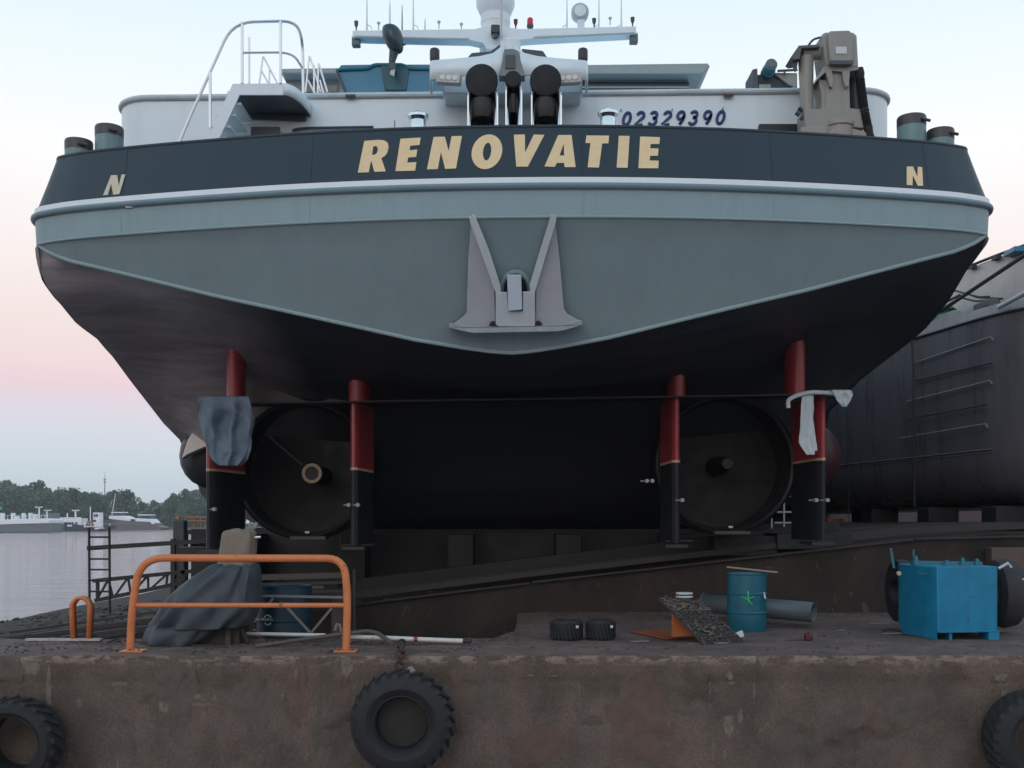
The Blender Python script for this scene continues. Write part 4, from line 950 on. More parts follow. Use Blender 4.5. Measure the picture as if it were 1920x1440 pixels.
# low wall / dark ground strip below the neighbour
kw=thing('concrete_sill','low pinkish grey concrete sill behind the keel blocks of the neighbouring hull','sill',(12,32,1.3))
MB().box((31,44,1.85),(46,1,1.3)).build('sill_slab',mat('pinkish concrete',(.11,.08,.08),.8,var=.2),kw,bevel=.02)
tag(MB().box(P(1564,960,30),(.45,.3,.16)).build('orange_bracket',M_orange,bevel=.02),'small orange steel bracket lying right behind the right rudder','bracket').location.z=1.5
# far ladder steps between nozzle and right rudder
ld=thing('access_steps','grey steel access steps seen between the right nozzle and its rudder','steps',P(1470,1000,21))
for y in (905,920,931,960,980,998):
    m_=MB();a=P(1450 if y>950 else 1478,y,21);m_.bar(a,P(1500,y,21),.2,.03);m_.build('step',M_anchor if y>940 else M_dgrey,ld)
for x,y0,y1 in ((1470,900,1000),(1447,972,1000)):
    m_=MB();m_.bar(P(x,y0,20.9),P(x,y1,20.9),.03);m_.build('step_rail',M_anchor,ld)
# ------------------------------------------------------------------ rags
def rag(outline,d,name,m,label,fold=.05,nu=22,nv=34,seed=1,thick=.006,sag=None):
    y0=outline[0][0];y1=outline[-1][0];rows=[]
    for j in range(nv+1):
        py=y0+(y1-y0)*j/nv;a=ip(py,[(q[0],q[1]) for q in outline]);b_=ip(py,[(q[0],q[2]) for q in outline]);r=[]
        for i in range(nu+1):
            u=i/nu;px=a+(b_-a)*u;uu=(u-.5)*2
            v=j/nv
            f=(1-2*abs(math.sin(u*9+seed+2.5*v+1.2*noise.noise(Vector((u*2,v*2,seed))))))*.8+(1-2*abs(math.sin((v*4.2-uu*uu*2.6+seed))))*.8*sm(v,0,.3)+noise.noise(Vector((u*4,v*4,seed)))*.9
            dd=d-.06-fold*(f*.6+.6)*min(1,v*5+.15)*(1-.25*uu*uu)
            r.append(P(px+noise.noise(Vector((u*3,v*6,seed+9)))*3*(1 if abs(uu)<.95 else .6),py,dd))
        rows.append(r)
    # lap over the plate
    back=[[p+Vector((0,.05+.12*k,.01*(k+1))) for p in rows[0]] for k in (2,1)]
    o=MB().grid(back+rows).build(name,m,None,solid=thick,ang=40,sub=1);tag(o,label,'cloth');return o
rag([(743,371,466),(760,369,470),(785,372,478),(805,377,474),(825,383,473),(845,389,470),(862,397,464),(873,410,452)],16.55,'work_rag',M_rag,'grey blue rag hanging over the left end of the rudder platform',.15,26,44,3)
rag([(735,1505,1524),(755,1502,1524),(790,1501,1524),(830,1497,1526),(853,1512,1528)],16.6,'work_rag',M_rag2,'pale blue printed cloth strip hanging in front of the right rudder',.02,10,20,5)
rag([(738,1520,1526),(790,1520,1525),(846,1520,1533)],16.62,'torn_strip',M_rag2,'narrow torn end of pale cloth beside the printed strip',.015,5,16,8)
o=rag([(731,1560,1596),(740,1563,1600),(752,1570,1594),(763,1578,1588)],16.5,'cloth_bundle',M_rag2,'crumpled pale cloth bundle on the right tip of the rudder platform',.05,10,12,6)
m_=MB();pts=rounded([P(1478,765,16.5),P(1477,750,16.5),P(1492,742,16.5),P(1520,735,16.5),P(1560,737,16.5),P(1575,740,16.5)],.1,5);m_.tube(pts,.035,8)
tag(m_.build('twisted_sleeve',M_rag2,ang=80),'twisted pale cloth lying along the right end of the rudder platform edge','cloth')
# ------------------------------------------------------------------ orange railing
rl=thing('safety_railing','large orange tubular safety railing with a middle bar, bolted to the quay edge','railing',(P(450,1222,12.8)[0],12.8,0))
dr=12.8
tubep('hoop',[P(244,1221,dr),P(247,1150,dr),P(262,1046,dr),P(645,1047,dr),P(652,1120,dr),P(649,1218,dr)],.046,rl,m=M_orange,rr=.34,n=14)
tubep('middle_bar',[P(256,1135,dr),P(651,1135,dr)],.030,rl,m=M_orange,n=12)
for x in(251,649): MB().box((P(x,1220,dr).x,dr,.015),(.27,.24,.02)).build('base_plate',M_orange,rl,bevel=.003)
m_=MB();m_.lathe([(.028,-.02),(.04,-.012),(.043,.0),(.03,.02)],P(527,1135,dr),axis='X',n=10);m_.build('tape_knot',mat('grubby tape',(.28,.14,.07),.8,var=.3,vs=20),rl)
for x in(225+22,270-6,625+12,672-10):
    m_=MB();q=P(x,1222,dr);m_.lathe([(.012,.02),(.012,.04),(0,.042)],Vector((q.x,dr-.07,.0)),n=6);m_.build('anchor_bolt',M_rust,rl)
# small hoop
hp2=thing('flat_hoop','small orange hoop of flat bar standing on a plank end, left of the railing','hoop',(P(155,1198,14.0)[0],14.0,0))
c=P(153,1140,14.0)
def flat(pts,wd,name,m,par,th=.012):
    rows=[[Vector(p)+Vector((0,-wd/2,0)),Vector(p)+Vector((0,wd/2,0))] for p in pts];return MB().grid(rows).build(name,m,par,solid=th,ang=50)
w2=17*14/F
pts=[P(139,1198,14.0)]+[c+Vector((-math.cos(a)*w2,0,math.sin(a)*w2*1.15)) for a in [PI*k/14 for k in range(15)]]+[P(168,1198,14.0)]
flat(pts,.12,'flat_bar',M_orange,hp2,.045)
# far orange rail and dolphin
dol=thing('mooring_pile','grey steel mooring pile with an orange cap rising from the river left of the hull','pile',P(338,1046,26))
a=P(338,1046,26);MB().box((a.x,26,(P(0,975,26).z+ZW)/2),(.28,.3,P(0,975,26).z-ZW)).build('pile_shaft',mat('pile grey',(.07,.085,.09),.7,var=.25,vs=3),dol,bevel=.03)
MB().box((a.x-.11,25.9,(P(0,1010,26).z+ZW)/2),(.1,.3,P(0,1010,26).z-ZW)).build('fender_strip',M_dsteel,dol)
MB().box(P(334,971,26),(.09,.09,.08)).build('pile_cap',M_orange,dol,bevel=.01)
jr=thing('jetty_rail','faded orange rail on the jetty between the mooring pile and the left rudder','railing',P(365,990,30))
mo=mat('faded orange paint',(.42,.20,.10),.6)
for x in(349,365,378): 
    m_=MB();m_.tube([P(x,970,30),P(x,991,30)],.025,6);m_.build('rail_post',mo,jr)
for y in(970,977): 
    m_=MB();m_.tube([P(349,y,30),P(392,y,30)],.025,6);m_.build('rail_bar',mo,jr)
jt=thing('jetty','dark jetty deck running out from the slipway left of the rudder','jetty',P(370,1000,29))
MB().box(P(378,994,30)+Vector((.6,0,-.05)),(1.8,2,.12)).build('jetty_deck',M_dsteel,jt)
for x in (347,385):
    a=P(x,994,29.5);m_=MB();m_.bar(a,Vector((a.x,a.y,ZW-.5)),.14,.14);m_.build('jetty_pile',M_dsteel,jt)
MB().box(P(360,1040,27)+Vector((.3,0,0)),(1.1,.5,.2)).build('jetty_fender',M_dsteel,jt,bevel=.03)
MB().box(P(372,1022,27)+Vector((.3,0,0)),(.9,.4,.08)).build('jetty_step',M_dsteel,jt)
bm_=MB();bm_.bar(P(165,1028,21.5),P(470,1009,21.5),.12,.09);tag(bm_.build('gangway_beam',M_dsteel),'long dark steel beam reaching from the ladder to the left rudder','beam')
# ladder
ldr=thing('steel_ladder','dark steel ladder standing upright at the river edge of the slipway','ladder',P(187,1150,20.3))
for x,y0,y1 in ((167,990,1150),(205,988,1152)):
    m_=MB();m_.tube([P(x,y0,20.3),P(x+1,y1,20.3)],.025,8);m_.build('ladder_rail',M_dsteel,ldr)
for y in (1007,1028,1048,1068,1088,1109): 
    m_=MB();m_.tube([P(167,y,20.3),P(205,y,20.3)],.018,8);m_.build('rung',M_dsteel,ldr)
# truss gangway
tg=thing('lattice_gangway','low dark lattice girder rising along the water edge behind the ladder','girder',P(260,1120,22))
T0=lambda t:(175+(370-175)*t,1089-(1089-1070)*t);B0=lambda t:(178+(345-178)*t,1126-(1126-1092)*t)
def tb(a,b_,r=.03):
    m_=MB();m_.bar(a,b_,r*2,r*2);m_.build('girder_bar',M_dsteel,tg)
tb(P(*T0(0),22),P(*T0(1),22),.04);tb(P(*B0(0),22),P(*B0(1),22),.04)
tb(P(183,1090,22),P(183,1124,22))
N_=5
for k in range(N_):
    a=(k+.0)/N_;b_=(k+.5)/N_;c=(k+1)/N_
    tb(P(*T0(b_*.95+.05),22),P(*B0(a+.02),22),.02);tb(P(*T0(b_*.95+.05),22),P(*B0(min(1,c)),22),.02)
tb(P(344,1068,22),P(344,1090,22),.04)
# ramp side rails (lying lengthways, descending)
for i,(xa,ya,xb,yb,d) in enumerate(((60,1192,420,1142,17.6),(20,1186,430,1128,18.2),(120,1196,470,1150,17.0))):
    m_=MB();m_.bar(P(xa,ya,d),P(xb,yb,d),.09,.05);tag(m_.build('winch_track',M_dsteel),['upper thin track rail in the pit behind the small orange hoop','highest track rail in the pit at the foot of the slipway','lowest track rail in the pit closest to the quay'][i],'rail','track rails in the pit')
# concrete slabs by the water
for i,(loop,lb) in enumerate((([(110,1150),(330,1098),(345,1104),(170,1150)],'pale wet slab along the water edge under the girder'),([(-30,1185),(60,1160),(100,1164),(20,1195)],'grey slab at the left frame edge of the water line'))):
    dl=[(a,b_,gd(b_,-1.42)) for a,b_ in loop];MB().prism([P(a,b_,d) for a,b_,d in dl],(0,0,-.25)).build('shore_slab',M_conc,None,bevel=.02);tag(bpy.context.scene.collection.objects[-1],lb,'slab')
for i in range(0):
    t=random.random();X=-16.6+random.uniform(-.6,.8);d=26+t*18
    m_=MB();s_=random.uniform(.2,.45);m_.lathe([(0,-s_*.5),(s_*.7,-s_*.3),(s_,0),(s_*.6,s_*.35),(0,s_*.4)],(0,0,0),n=7)
    m_.v=[p+Vector((noise.noise(p*2+Vector((i,0,0)))*.3*s_*2,noise.noise(p*2+Vector((0,i,0)))*.3*s_*2,noise.noise(p*2+Vector((0,0,i)))*.25*s_)) for p in m_.v]
    m_.v=[p+Vector((X,d,ZW+.1)) for p in m_.v];o=m_.build('shore_rock',M_soil,ang=25)
    tag(o,'dark rock lying at the water line of the slipway','rock','rocks along the water line')
# ------------------------------------------------------------------ tarpaulin heap
dt=14.0 if False else 13.75
def drape(rowsdef,dc,name,m,par,seed,dep=.45,foldn=7,nf=44,pw_=1.0):
    rows=[]
    for py,a,b_,dp in rowsdef:
        cx=(a+b_)/2;hw=(b_-a)/2;c=P(cx,py,dc);r=[]
        for k in range(nf):
            an=2*PI*k/nf;ca,sa=math.cos(an),math.sin(an)
            q=(abs(ca)**.75*math.copysign(1,ca),abs(sa)**.75*math.copysign(1,sa))
            f=1+.05*(1-2*abs(math.sin(an*foldn*.5+seed+.8*math.sin(py*.06))))+.05*math.sin(an*foldn+seed+py*.03+1.5*math.sin(py*.05))+.16*noise.noise(Vector((ca*2.5,sa*2.5,py*.03+seed)))+.07*noise.noise(Vector((ca*7,sa*7,py*.02+seed)))
            r.append(c+Vector((q[0]*hw*dc/F*(f if abs(ca)<.8 else 1),q[1]*dp*f+.03*noise.noise(Vector((an*3,py*.08,seed))),.05*noise.noise(Vector((an*2,py*.05,seed+3))))))
        rows.append(r)
    return MB().grid(rows,closed=True).add(rows[0],[tuple(range(nf))]).build(name,m,par,sub=1,ang=75)
tp_=thing('covered_winch','machine under a blue grey tarpaulin with beige hood, behind the orange railing','covered machine',P(390,1208,dt))
rd=[(1056,415,470,.2),(1059,400,482,.35),(1068,388,486,.42),(1085,360,487,.47),(1110,326,487,.5),(1135,306,486,.5),(1155,295,480,.5),(1172,285,466,.5)]
drape(rd,dt,'tarpaulin',M_tarp,tp_,2.3,foldn=11,nf=80)
rd=[(1165,288,420,.45),(1180,280,412,.48),(1195,274,398,.5),(1207,276,380,.48),(1211,290,372,.4)]
drape(rd,dt-.02,'tarpaulin_skirt',M_tarp,tp_,4.1)
rd=[(992,422,470,.12),(995,418,477,.2),(1005,417,481,.22),(1030,414,479,.24),(1068,408,478,.25)]
drape(rd,dt+.05,'canvas_hood',M_sack,tp_,6.2,foldn=5)
MB().box(P(400,1190,dt+.1),(.8,.5,.3)).build('machine_body',M_dsteel,tp_)
MB().box(P(428,1190,dt-.2),(.06,.06,.32)).build('machine_leg',M_timber,tp_)
m_=MB();m_.bar(P(450,1170,dt-.1),P(468,1210,dt-.1),.05,.04);m_.build('machine_leg',M_dsteel,tp_)
m_=MB();m_.bar(P(430,1209,dt-.1),P(475,1205,dt-.1),.05,.02);m_.build('skid',M_dsteel,tp_)
m_=MB();m_.tube([P(478,1008,dt),P(489,1007,dt)],.018,8);m_.build('exhaust_tip',M_steel,tp_)
# ------------------------------------------------------------------ left blue drum with logo
def drum(px,ptop,pbot,r,d,name,label,m,group=None):
    X=(px-960)*d/F;zt=P(px,ptop,d).z;zb=P(px,pbot,d).z;h=zt-zb
    t=thing(name,label,'drum',(X,d,zb),group)
    pr=[(r*.98,0),(r,.01)]
    for f in (.33,.66):
        pr+=[(r,h*f-.02),(r*1.035,h*f-.008),(r*1.035,h*f+.008),(r,h*f+.02)]
    pr+=[(r,h-.02)]
    MB().lathe(pr,(X,d,zb),n=40).build('drum_shell',m,t,ang=30)
    MB().lathe([(r,-.02),(r*1.03,-.012),(r*1.03,.004),(r*.98,.006),(r*.97,-.015),(0,-.015)],(X,d,zt),n=40).build('drum_lid',m,t,ang=30)
    return t,X,d,r
drt,X_,d_,r_=drum(533,1098,1192,.37,14.6,'oil_drum','dark blue oil drum with a round white logo beside the tarpaulin heap',mat('dark drum blue',(.006,.032,.055),.45,var=.15))
def ond(px,py):
    X=(px-960)*(d_-r_)/F;q=max(-.99,min(.99,(X-X_)/r_));y=d_-math.sqrt(1-q*q)*r_*1.005-.003;return Vector((X,y,EYE+(HOR-py)*(d_-r_)/F))
mlog=mat('drum logo white',(.45,.55,.58),.5,var=.1)
for st in (ea(501,1163,8,9,.25*PI*.7,PI*.85,10),ea(501,1163,8,9,-.2*PI,-PI*.8,10)):
    m_=MB();ribbon(m_,st,2.0,ond);m_.build('logo_ring',mlog,drt,solid=.003)
LET={'D':[[(0,0),(0,1),(.6,.8),(.7,.5),(.6,.2),(0,0)]],'E':[[(.6,0),(0,0),(0,1),(.6,1)],[(0,.5),(.5,.5)]],'R':[[(0,1),(0,0),(.6,.1),(.6,.45),(0,.5),(.6,1)]],'V':[[(0,0),(.35,1),(.7,0)]],'A':[[(0,1),(.35,0),(.7,1)]],'I':[[(.2,0),(.2,1)]]}
for i,ch in enumerate('BERVAI'.replace('B','D')):
    for st in LET[ch]:
        m_=MB();ribbon(m_,[(488.5+i*4.1+u*3.6,1160+v*6) for u,v in st],1.2,ond);m_.build('logo_letter',mlog,drt,solid=.003)
for y in(1159,1165,1181): MB().box(P(477,y,14.3),(.045,.02,.012)).build('clip',M_litter,drt)
# trestle behind the railing
trs=thing('trestle','grey metal trestle with crossed legs standing behind the right part of the orange railing','trestle',P(590,1185,14.05))
m_=MB();m_.bar(P(485,1117,14.05),P(652,1120,14.05),.05,.03);m_.build('trestle_top',M_anchor if False else mat('worn galvanised steel',(.16,.155,.15),.5,var=.2),trs)
for a,b_ in (((538,1138),(582,1186)),((622,1140),(584,1186)),((512,1122),(498,1140)),((650,1135),(646,1190))):
    m_=MB();m_.bar(P(*a,14.05),P(*b_,14.05),.035,.03);m_.build('trestle_leg',mat('worn galvanised steel',(.16,.155,.15),.5),trs)
# tall thin post
po=MB();po.tube([P(664,1185,14.2),P(664,1068,14.2)],.02,6);tag(po.build('thin_post',M_dsteel),'thin rusty upright post just right of the orange railing','post')
# ------------------------------------------------------------------ things lying on the quay
def tg1(name,label,cat,mb,m,bevel=0,group=None):
    return tag(mb.build(name,m,None,bevel=bevel),label,cat,group)
m_=MB();m_.tube([P(458,1188,13.95),P(610,1191,13.75)],.024,10);tg1('white_pipe','thin white plastic pipe lying behind the orange railing','pipe',m_,M_pvc)
wp=thing('long_white_pipe','long white pipe with a red joint lying right of the orange railing','pipe',P(760,1199,13.5))
m_=MB();m_.tube([P(640,1193,13.65),P(868,1202,13.45)],.030,12);m_.build('pipe_tube',M_pvc,wp)
m_=MB();m_.tube([P(776,1198.5,13.52),P(783,1198.7,13.52)],.034,12);m_.build('red_joint',M_red,wp)
m_=MB();m_.tube([P(868,1202,13.45),P(884,1202.5,13.44)],.024,10);m_.build('pipe_end',M_dsteel,wp)
m_=MB();m_.tube(rounded([P(480,1212,13.2),P(560,1200,13.4),P(620,1192,13.5),P(690,1183,13.6),P(710,1188,13.6),P(735,1206,13.2)],.3,8),.028,8);tg1('old_hose','brown hose curving over the white pipes on the quay','hose',m_,mat('dirty hose',(.10,.085,.08),.7,var=.2))
m_=MB();m_.tube(rounded([P(200,1206,13.6),P(222,1196,14.0),P(250,1198,13.9),P(262,1204,13.6),P(280,1202,13.7)],.2,8),.012,6);tg1('thin_cable','thin looped cable left of the railing foot','cable',m_,M_timber)
m_=MB();m_.tube(rounded([P(255,1214,13.2),P(290,1218,13.0),P(350,1208,13.4),P(400,1212,13.3)],.3,8),.008,6);tg1('thin_wire','thin wire lying in front of the tarpaulin heap','wire',m_,M_timber)
mb=MB().box(((P(50,0,13.95).x+P(190,0,13.95).x)/2,13.95,.02),(.98,.11,.03));tg1('white_plank','long white plank lying under the small orange hoop','plank',mb,mat('off white plank',(.42,.36,.33),.7,var=.2,vs=8),.004)
m_=MB();m_.tube([P(628,1182,14.1),P(632,1170,14.1),P(637,1172,14.1),P(640,1184,14.1)],.02,6);tg1('shackle','small pale shackle lying behind the right post of the railing','shackle',m_,mat('pale shackle',(.28,.24,.2),.6))
# two small tyres
def tyre(c,R_,rr,wd,axis,label,name='tyre',lug=0,par=None,group=None,cat='tyre'):
    t=thing(name,label,cat,c,group)
    hw=wd/2
    pr=[(rr,-hw*.8),(rr*1.05,-hw),((R_+rr)/2,-hw*1.08),(R_*.95,-hw*.95),(R_,-hw*.6),(R_,hw*.6),(R_*.95,hw*.95),((R_+rr)/2,hw*1.08),(rr*1.05,hw),(rr,hw*.8),(rr*1.02,0)]
    MB().lathe(pr,c,axis=axis,n=56,closed=True).build('tyre_carcass',M_rubber,t,ang=40)
    return t
for i,px in enumerate((1062,1126)):
    c=P(px,1180,14.15);r=(30 if i==0 else 27)*14/F;t=thing('fender_tyre',['left one of the two small black tyres lying on the quay','right one of the two small black tyres lying on the quay'][i],'tyre',(c.x,c.y,0),'two small tyres on the quay')
    pr=[(r*.6,.0),(r*.9,.0),(r,.04),(r*.985,.13),(r,.22),(r*.9,.26),(r*.6,.255),(r*.55,.13)]
    MB().lathe(pr,(c.x,c.y,0.0),n=40,closed=True).build('tyre_carcass',M_rubber,t)
    for k in range(26):
        a=2*PI*k/26;R_=Matrix.Rotation(a,3,'Z');q=R_@Vector((r*1.0,0,0));MB().box(Vector((c.x,c.y,.13))+q,(.02,r*.12,.2),R_@Matrix.Rotation(.25,3,'X')).build('tread_block',M_rubber,t)
    MB().box(Vector((c.x+.13,c.y-r,.19)),(.035,.012,.035)).build('tyre_tag',M_anchor,t)
# orange steel bracket with a can and the rubbish board
ob_=thing('orange_stand','orange steel stand with a long flat foot, half hidden by the leaning board','stand',(P(1275,1198,14.0).x,14.0,0))
lp=[P(1186,1187,gd(1187)),P(1250,1201,gd(1201)),P(1307,1197,gd(1197)),P(1307,1190,gd(1190)),P(1230,1184,gd(1184))]
MB().prism([Vector((p.x,p.y,.012)) for p in lp],(0,0,.02)).build('stand_foot',mat('rusty orange paint',(.30,.085,.04),.6,var=.2,rust=(.1,.05,.03),rusta=.2),ob_)
MB().prism([P(1261,1195,13.9),P(1261,1150,13.9),P(1270,1146,13.9),P(1306,1192,13.9)],(0,.12,0)).build('stand_web',mat('stand orange',(.45,.13,.04),.5,var=.12),ob_,bevel=.006)
MB().prism([P(1248,1158,14.0),P(1262,1156,14.0),P(1262,1163,14.0),P(1248,1161,14.0)],(0,.1,0)).build('stand_pin',M_rust,ob_)
bd=thing('leaning_board','dark board strewn with wood chips leaning to the right on the orange stand','board',P(1330,1205,13.6))
q=[P(1234,1120,13.8),P(1312,1127,14.3),P(1400,1207,13.9),P(1323,1210,13.4)]
MB().prism(q,(0,.0,-.03)).build('board_panel',mat('tarred board',(.035,.030,.028),.8,var=.4,vs=10,bump=.4),bd)
def onb(u,v): return (q[0]*(1-u)+q[1]*u)*(1-v)+(q[3]*(1-u)+q[2]*u)*v
m_=MB()
for i in range(420):
    u=random.random();v=random.random()**1.2;s_=random.uniform(.006,.03);p=onb(u,v)+Vector((0,0,.01))
    m_.box(p,(s_*random.uniform(1,3),s_,s_*.6),Matrix.Rotation(random.uniform(0,6),3,'Z')@Matrix.Rotation(random.uniform(-1,1),3,'Y'))
o=m_.build('wood_chips',mat('dark chips',(.085,.075,.068),.8,var=.5,vs=20),bd);o['kind']='stuff'
m_=MB()
for i in range(60):
    u=random.random();v=random.uniform(.05,.3) if i<48 else random.uniform(.6,.85);p=onb(u,v)+Vector((0,0,.02));s_=random.uniform(.01,.03)
    m_.box(p,(s_*3,s_,.006),Matrix.Rotation(random.uniform(-.5,.5),3,'Z')@Matrix.Rotation(random.uniform(-.6,.6),3,'Y'))
o=m_.build('pale_shavings',mat('pale shavings',(.24,.21,.17),.8,var=.3),bd);o['kind']='stuff'
cn=thing('paint_tins','two stacked paint tins with white bands above the leaning board','paint tin',P(1283,1122,14.3))
for k,y in enumerate((1120,1114)):
    c=P(1283,y,14.5);m_=MB();m_.lathe([(.11,0),(.115,.004),(.115,.018),(.11,.022)],c,n=24);m_.build('tin_band',M_litter,cn)
c=P(1283,1150,14.5);m_=MB();m_.lathe([(.105,0),(.105,.27),(.10,.28),(0,.28)],c,n=24);m_.build('tin_body',mat('tin dark red',(.05,.02,.022),.5),cn)
lt=MB();lt.prism([P(1380,1187,13.8),P(1392,1182,13.8),P(1396,1194,13.8),P(1388,1195,13.8)],(0,.05,0));tg1('white_scrap','small white plastic scrap at the foot of the green marked drum','litter',lt,M_litter,.005)
for i,(a,b_,y,lb) in enumerate(((1182,1217,1205,'pale stick lying on the quay in front of the orange foot'),(1290,1365,1209,'thin grey stick lying under the leaning board'),(1570,1586,1184,'tiny pale splinter behind the red brush'),(1655,1690,1190,'pale lath beside the left foot of the blue tank'),(1632,1668,1171,'grey lath behind the blue tank left corner'))):
    m_=MB();d=gd(y);p0=P(a,y,d);p1=P(b_,y+1,d);m_.bar(Vector((p0.x,d,.015)),Vector((p1.x,d+.03,.02)),.03,.015);tg1('stick',lb,'stick',m_,mat('pale stick',(.22,.19,.17),.7))
m_=MB();m_.tube([P(1655,1182,14.9),P(1670,1179,14.9),P(1690,1184,14.9)],.02,6);tg1('bent_offcut','dark bent steel offcut beside the blue tank','offcut',m_,M_dsteel)
# drum with green mark
d_=15.3
drt,X_,dd_,r_=drum(1400,1075,1183,.277,15.3,'marked_drum','blue steel drum with a green sprayed cross mark standing before the brown wall',M_drum)
def ond2(px,py):
    X=(px-960)*(15.3-r_)/F;qq=max(-.99,min(.99,(X-X_)/r_));y=15.3-math.sqrt(1-qq*qq)*r_*1.03-.004;return Vector((X,y,EYE+(HOR-py)*(15.3-r_)/F))
for st in ([(1391,1119),(1401,1124),(1414,1119)],[(1402,1108),(1403,1124),(1400,1138)],[(1403,1124),(1408,1132),(1411,1135)]):
    m_=MB();ribbon(m_,st,2.2,ond2);m_.build('spray_mark',M_green,drt,solid=.003)
MB().box(ond2(1435,1117)+Vector((.0,-.02,0)),(.02,.05,.09),Matrix.Rotation(-.2,3,'Y')).build('drum_tag',M_litter,drt)
lt=MB();lt.bar(P(1363,1063,15.2),P(1458,1073,15.0),.05,.02);tg1('pale_lath','pale wooden lath lying across the top of the green marked drum','lath',lt,mat('lath wood',(.27,.24,.21),.7))
# big pipe
bp_=thing('grey_pipe','large grey plastic pipe lying behind the green marked drum','pipe',P(1420,1165,16.3))
m_=MB();a=P(1318,1130,16.9);b_=P(1526,1148,15.9);dv=(b_-a).normalized()
m_.tube([a,b_],.145,28,cap=False);m_.build('pipe_shell',M_pipe,bp_,solid=.012)
m_=MB();m_.tube([a,a+dv*.05],.16,28);m_.build('pipe_collar',M_dgrey,bp_)
lt=MB();lt.bar(P(1436,1163,15.9),P(1532,1170,15.6),.10,.02);tg1('thin_plank','thin plank under the right end of the big grey pipe','plank',lt,M_timber)
# red brush
rb=thing('red_brush','dark red round brush lying on the quay with its thin handle to the left','brush',P(1515,1200,13.9))
m_=MB();c=P(1516,1195,14.0);m_.lathe([(.02,-.05),(.055,-.045),(.07,0),(.055,.045),(.02,.05)],c,axis='X',n=14);m_.build('brush_head',mat('dark red bristles',(.10,.02,.022),.8,var=.4,vs=30,bump=.5,bs=80),rb)
m_=MB();m_.tube([c+Vector((-.05,0,-.03)),P(1470,1201,13.95)],.010,6);m_.build('brush_handle',M_rust,rb)
# blue tank
tk=thing('blue_tank','bright blue steel tank with a chamfered corner at the right end of the quay','tank',(P(1780,1200,14.3).x,14.3,0))
zt=P(0,1062,14.2).z;zb=.10
A=P(1757,0,14.05);B=P(1870,0,14.2);Cc=P(1688,0,14.9)
pl=[Vector((A.x,14.05,0)),Vector((B.x,14.2,0)),Vector((B.x+.05,15.1,0)),Vector((Cc.x+.1,15.25,0)),Vector((Cc.x,14.85,0))]
mb=MB();mb.prism([Vector((p.x,p.y,zb)) for p in pl],(0,0,zt-zb));mb.build('tank_shell',M_tank,tk,bevel=.008)
mb=MB();mb.prism([Vector((Cc.x,14.842,0.01)),Vector((A.x,14.042,.01)),Vector((A.x,14.042,zb+.01)),Vector((Cc.x,14.842,zb+.01))],(0.005,.02,0));mb.build('tank_apron',M_tank,tk)
def zline(pts,name,r,m): 
    m_=MB();m_.tube(pts,r,8);return m_.build(name,m,tk)
for (x0,x1) in ((A.x+.18,A.x+.22),(B.x-.16,B.x-.02)):
    MB().box(((x0+x1)/2,14.25,.05),(x1-x0,.3,.10)).build('tank_foot',M_tank,tk)
m_=MB();m_.bar(Vector((A.x,14.04,zb+.01)),Vector((B.x+.02,14.18,zb+.01)),.06,.015);m_.build('bottom_flange',M_tank,tk)
m_=MB();m_.bar(Vector((Cc.x+.1,14.75,zt+.03)),Vector((B.x,14.7,zt+.02)),.12,.05);m_.build('lid_flange',mat('pale tank lid',(.02,.17,.24),.4),tk)
for px,h in ((1718,.13),(1776,.07),(1806,.10),(1833,.09)):
    p=P(px,1052,14.6);MB().prism([Vector((p.x-.03,14.6,zt+.0)),Vector((p.x-.02,14.6,zt+h)),Vector((p.x+.015,14.6,zt+h)),Vector((p.x+.05,14.6,zt+.0))],(0,.05,0)).build('lifting_lug',mat('pale tank lid',(.02,.17,.24),.4),tk,bevel=.005)
tubep('tank_rod',[P(1670,1028,14.7),P(1676,1065,14.7)],.018,tk,m=mat('rod teal',(.04,.16,.2),.5))
tubep('tank_rod',[P(1713,1030,14.7),P(1713,1052,14.7)],.012,tk,m=mat('rod teal',(.04,.16,.2),.5))
m_=MB();m_.lathe([(.015,-.05),(.03,-.045),(.03,-.01),(.012,0)],P(1684,1075,14.45),axis='Y',n=16);m_.build('tank_valve',mat('valve cream',(.42,.36,.28),.6),tk)
tubep('tank_handle',[P(1720,1072,14.3),P(1724,1074,14.27),P(1740,1077,14.2)],.006,tk,m=mat('rod teal',(.04,.16,.2),.5))
# hose reel/dark wheel left and dark cylinder right of the tank
tb_=thing('fender_tyre','old dark tyre standing against the left side of the blue tank','tyre',P(1672,1155,15.2))
MB().lathe([(.18,-.1),(.3,-.13),(.44,-.09),(.46,0),(.44,.09),(.3,.13),(.18,.1)],P(1690,1108,15.5),axis='X',n=40,closed=True).build('tyre_carcass',M_blackm,tb_)
tb_=thing('fender_tyre','large grey tyre standing upright against the right side of the blue tank','tyre',P(1890,1165,14.9))
MB().lathe([(.2,-.14),(.34,-.17),(.46,-.13),(.49,0),(.46,.13),(.34,.17),(.2,.14)],P(1880,1112,15.0),axis='X',n=48,closed=True).build('tyre_carcass',mat('grey dusty rubber',(.035,.034,.037),.8,var=.3,vs=6,bump=.3),tb_)
m_=MB();m_.tube([P(1872,1066,14.5),P(1890,1056,14.5),P(1896,1064,14.5)],.02,8);m_.build('pipe_fitting',M_anchor,tb_)
m_=MB();m_.tube([P(1895,1087,14.6),P(1925,1087,14.6)],.022,8);m_.build('pipe_stub',M_anchor,tb_)
# concrete upstand behind the tank
us=thing('concrete_block_wall','paler brown concrete block wall behind the blue tank','wall',(9.3,18.2,0))
MB().box((9.6,18.25,.55),(2.9,.25,1.15)).build('wall_block',mat('brown concrete face',(.105,.08,.068),.85,var=.25,vs=2,bump=.3),us,bevel=.01)
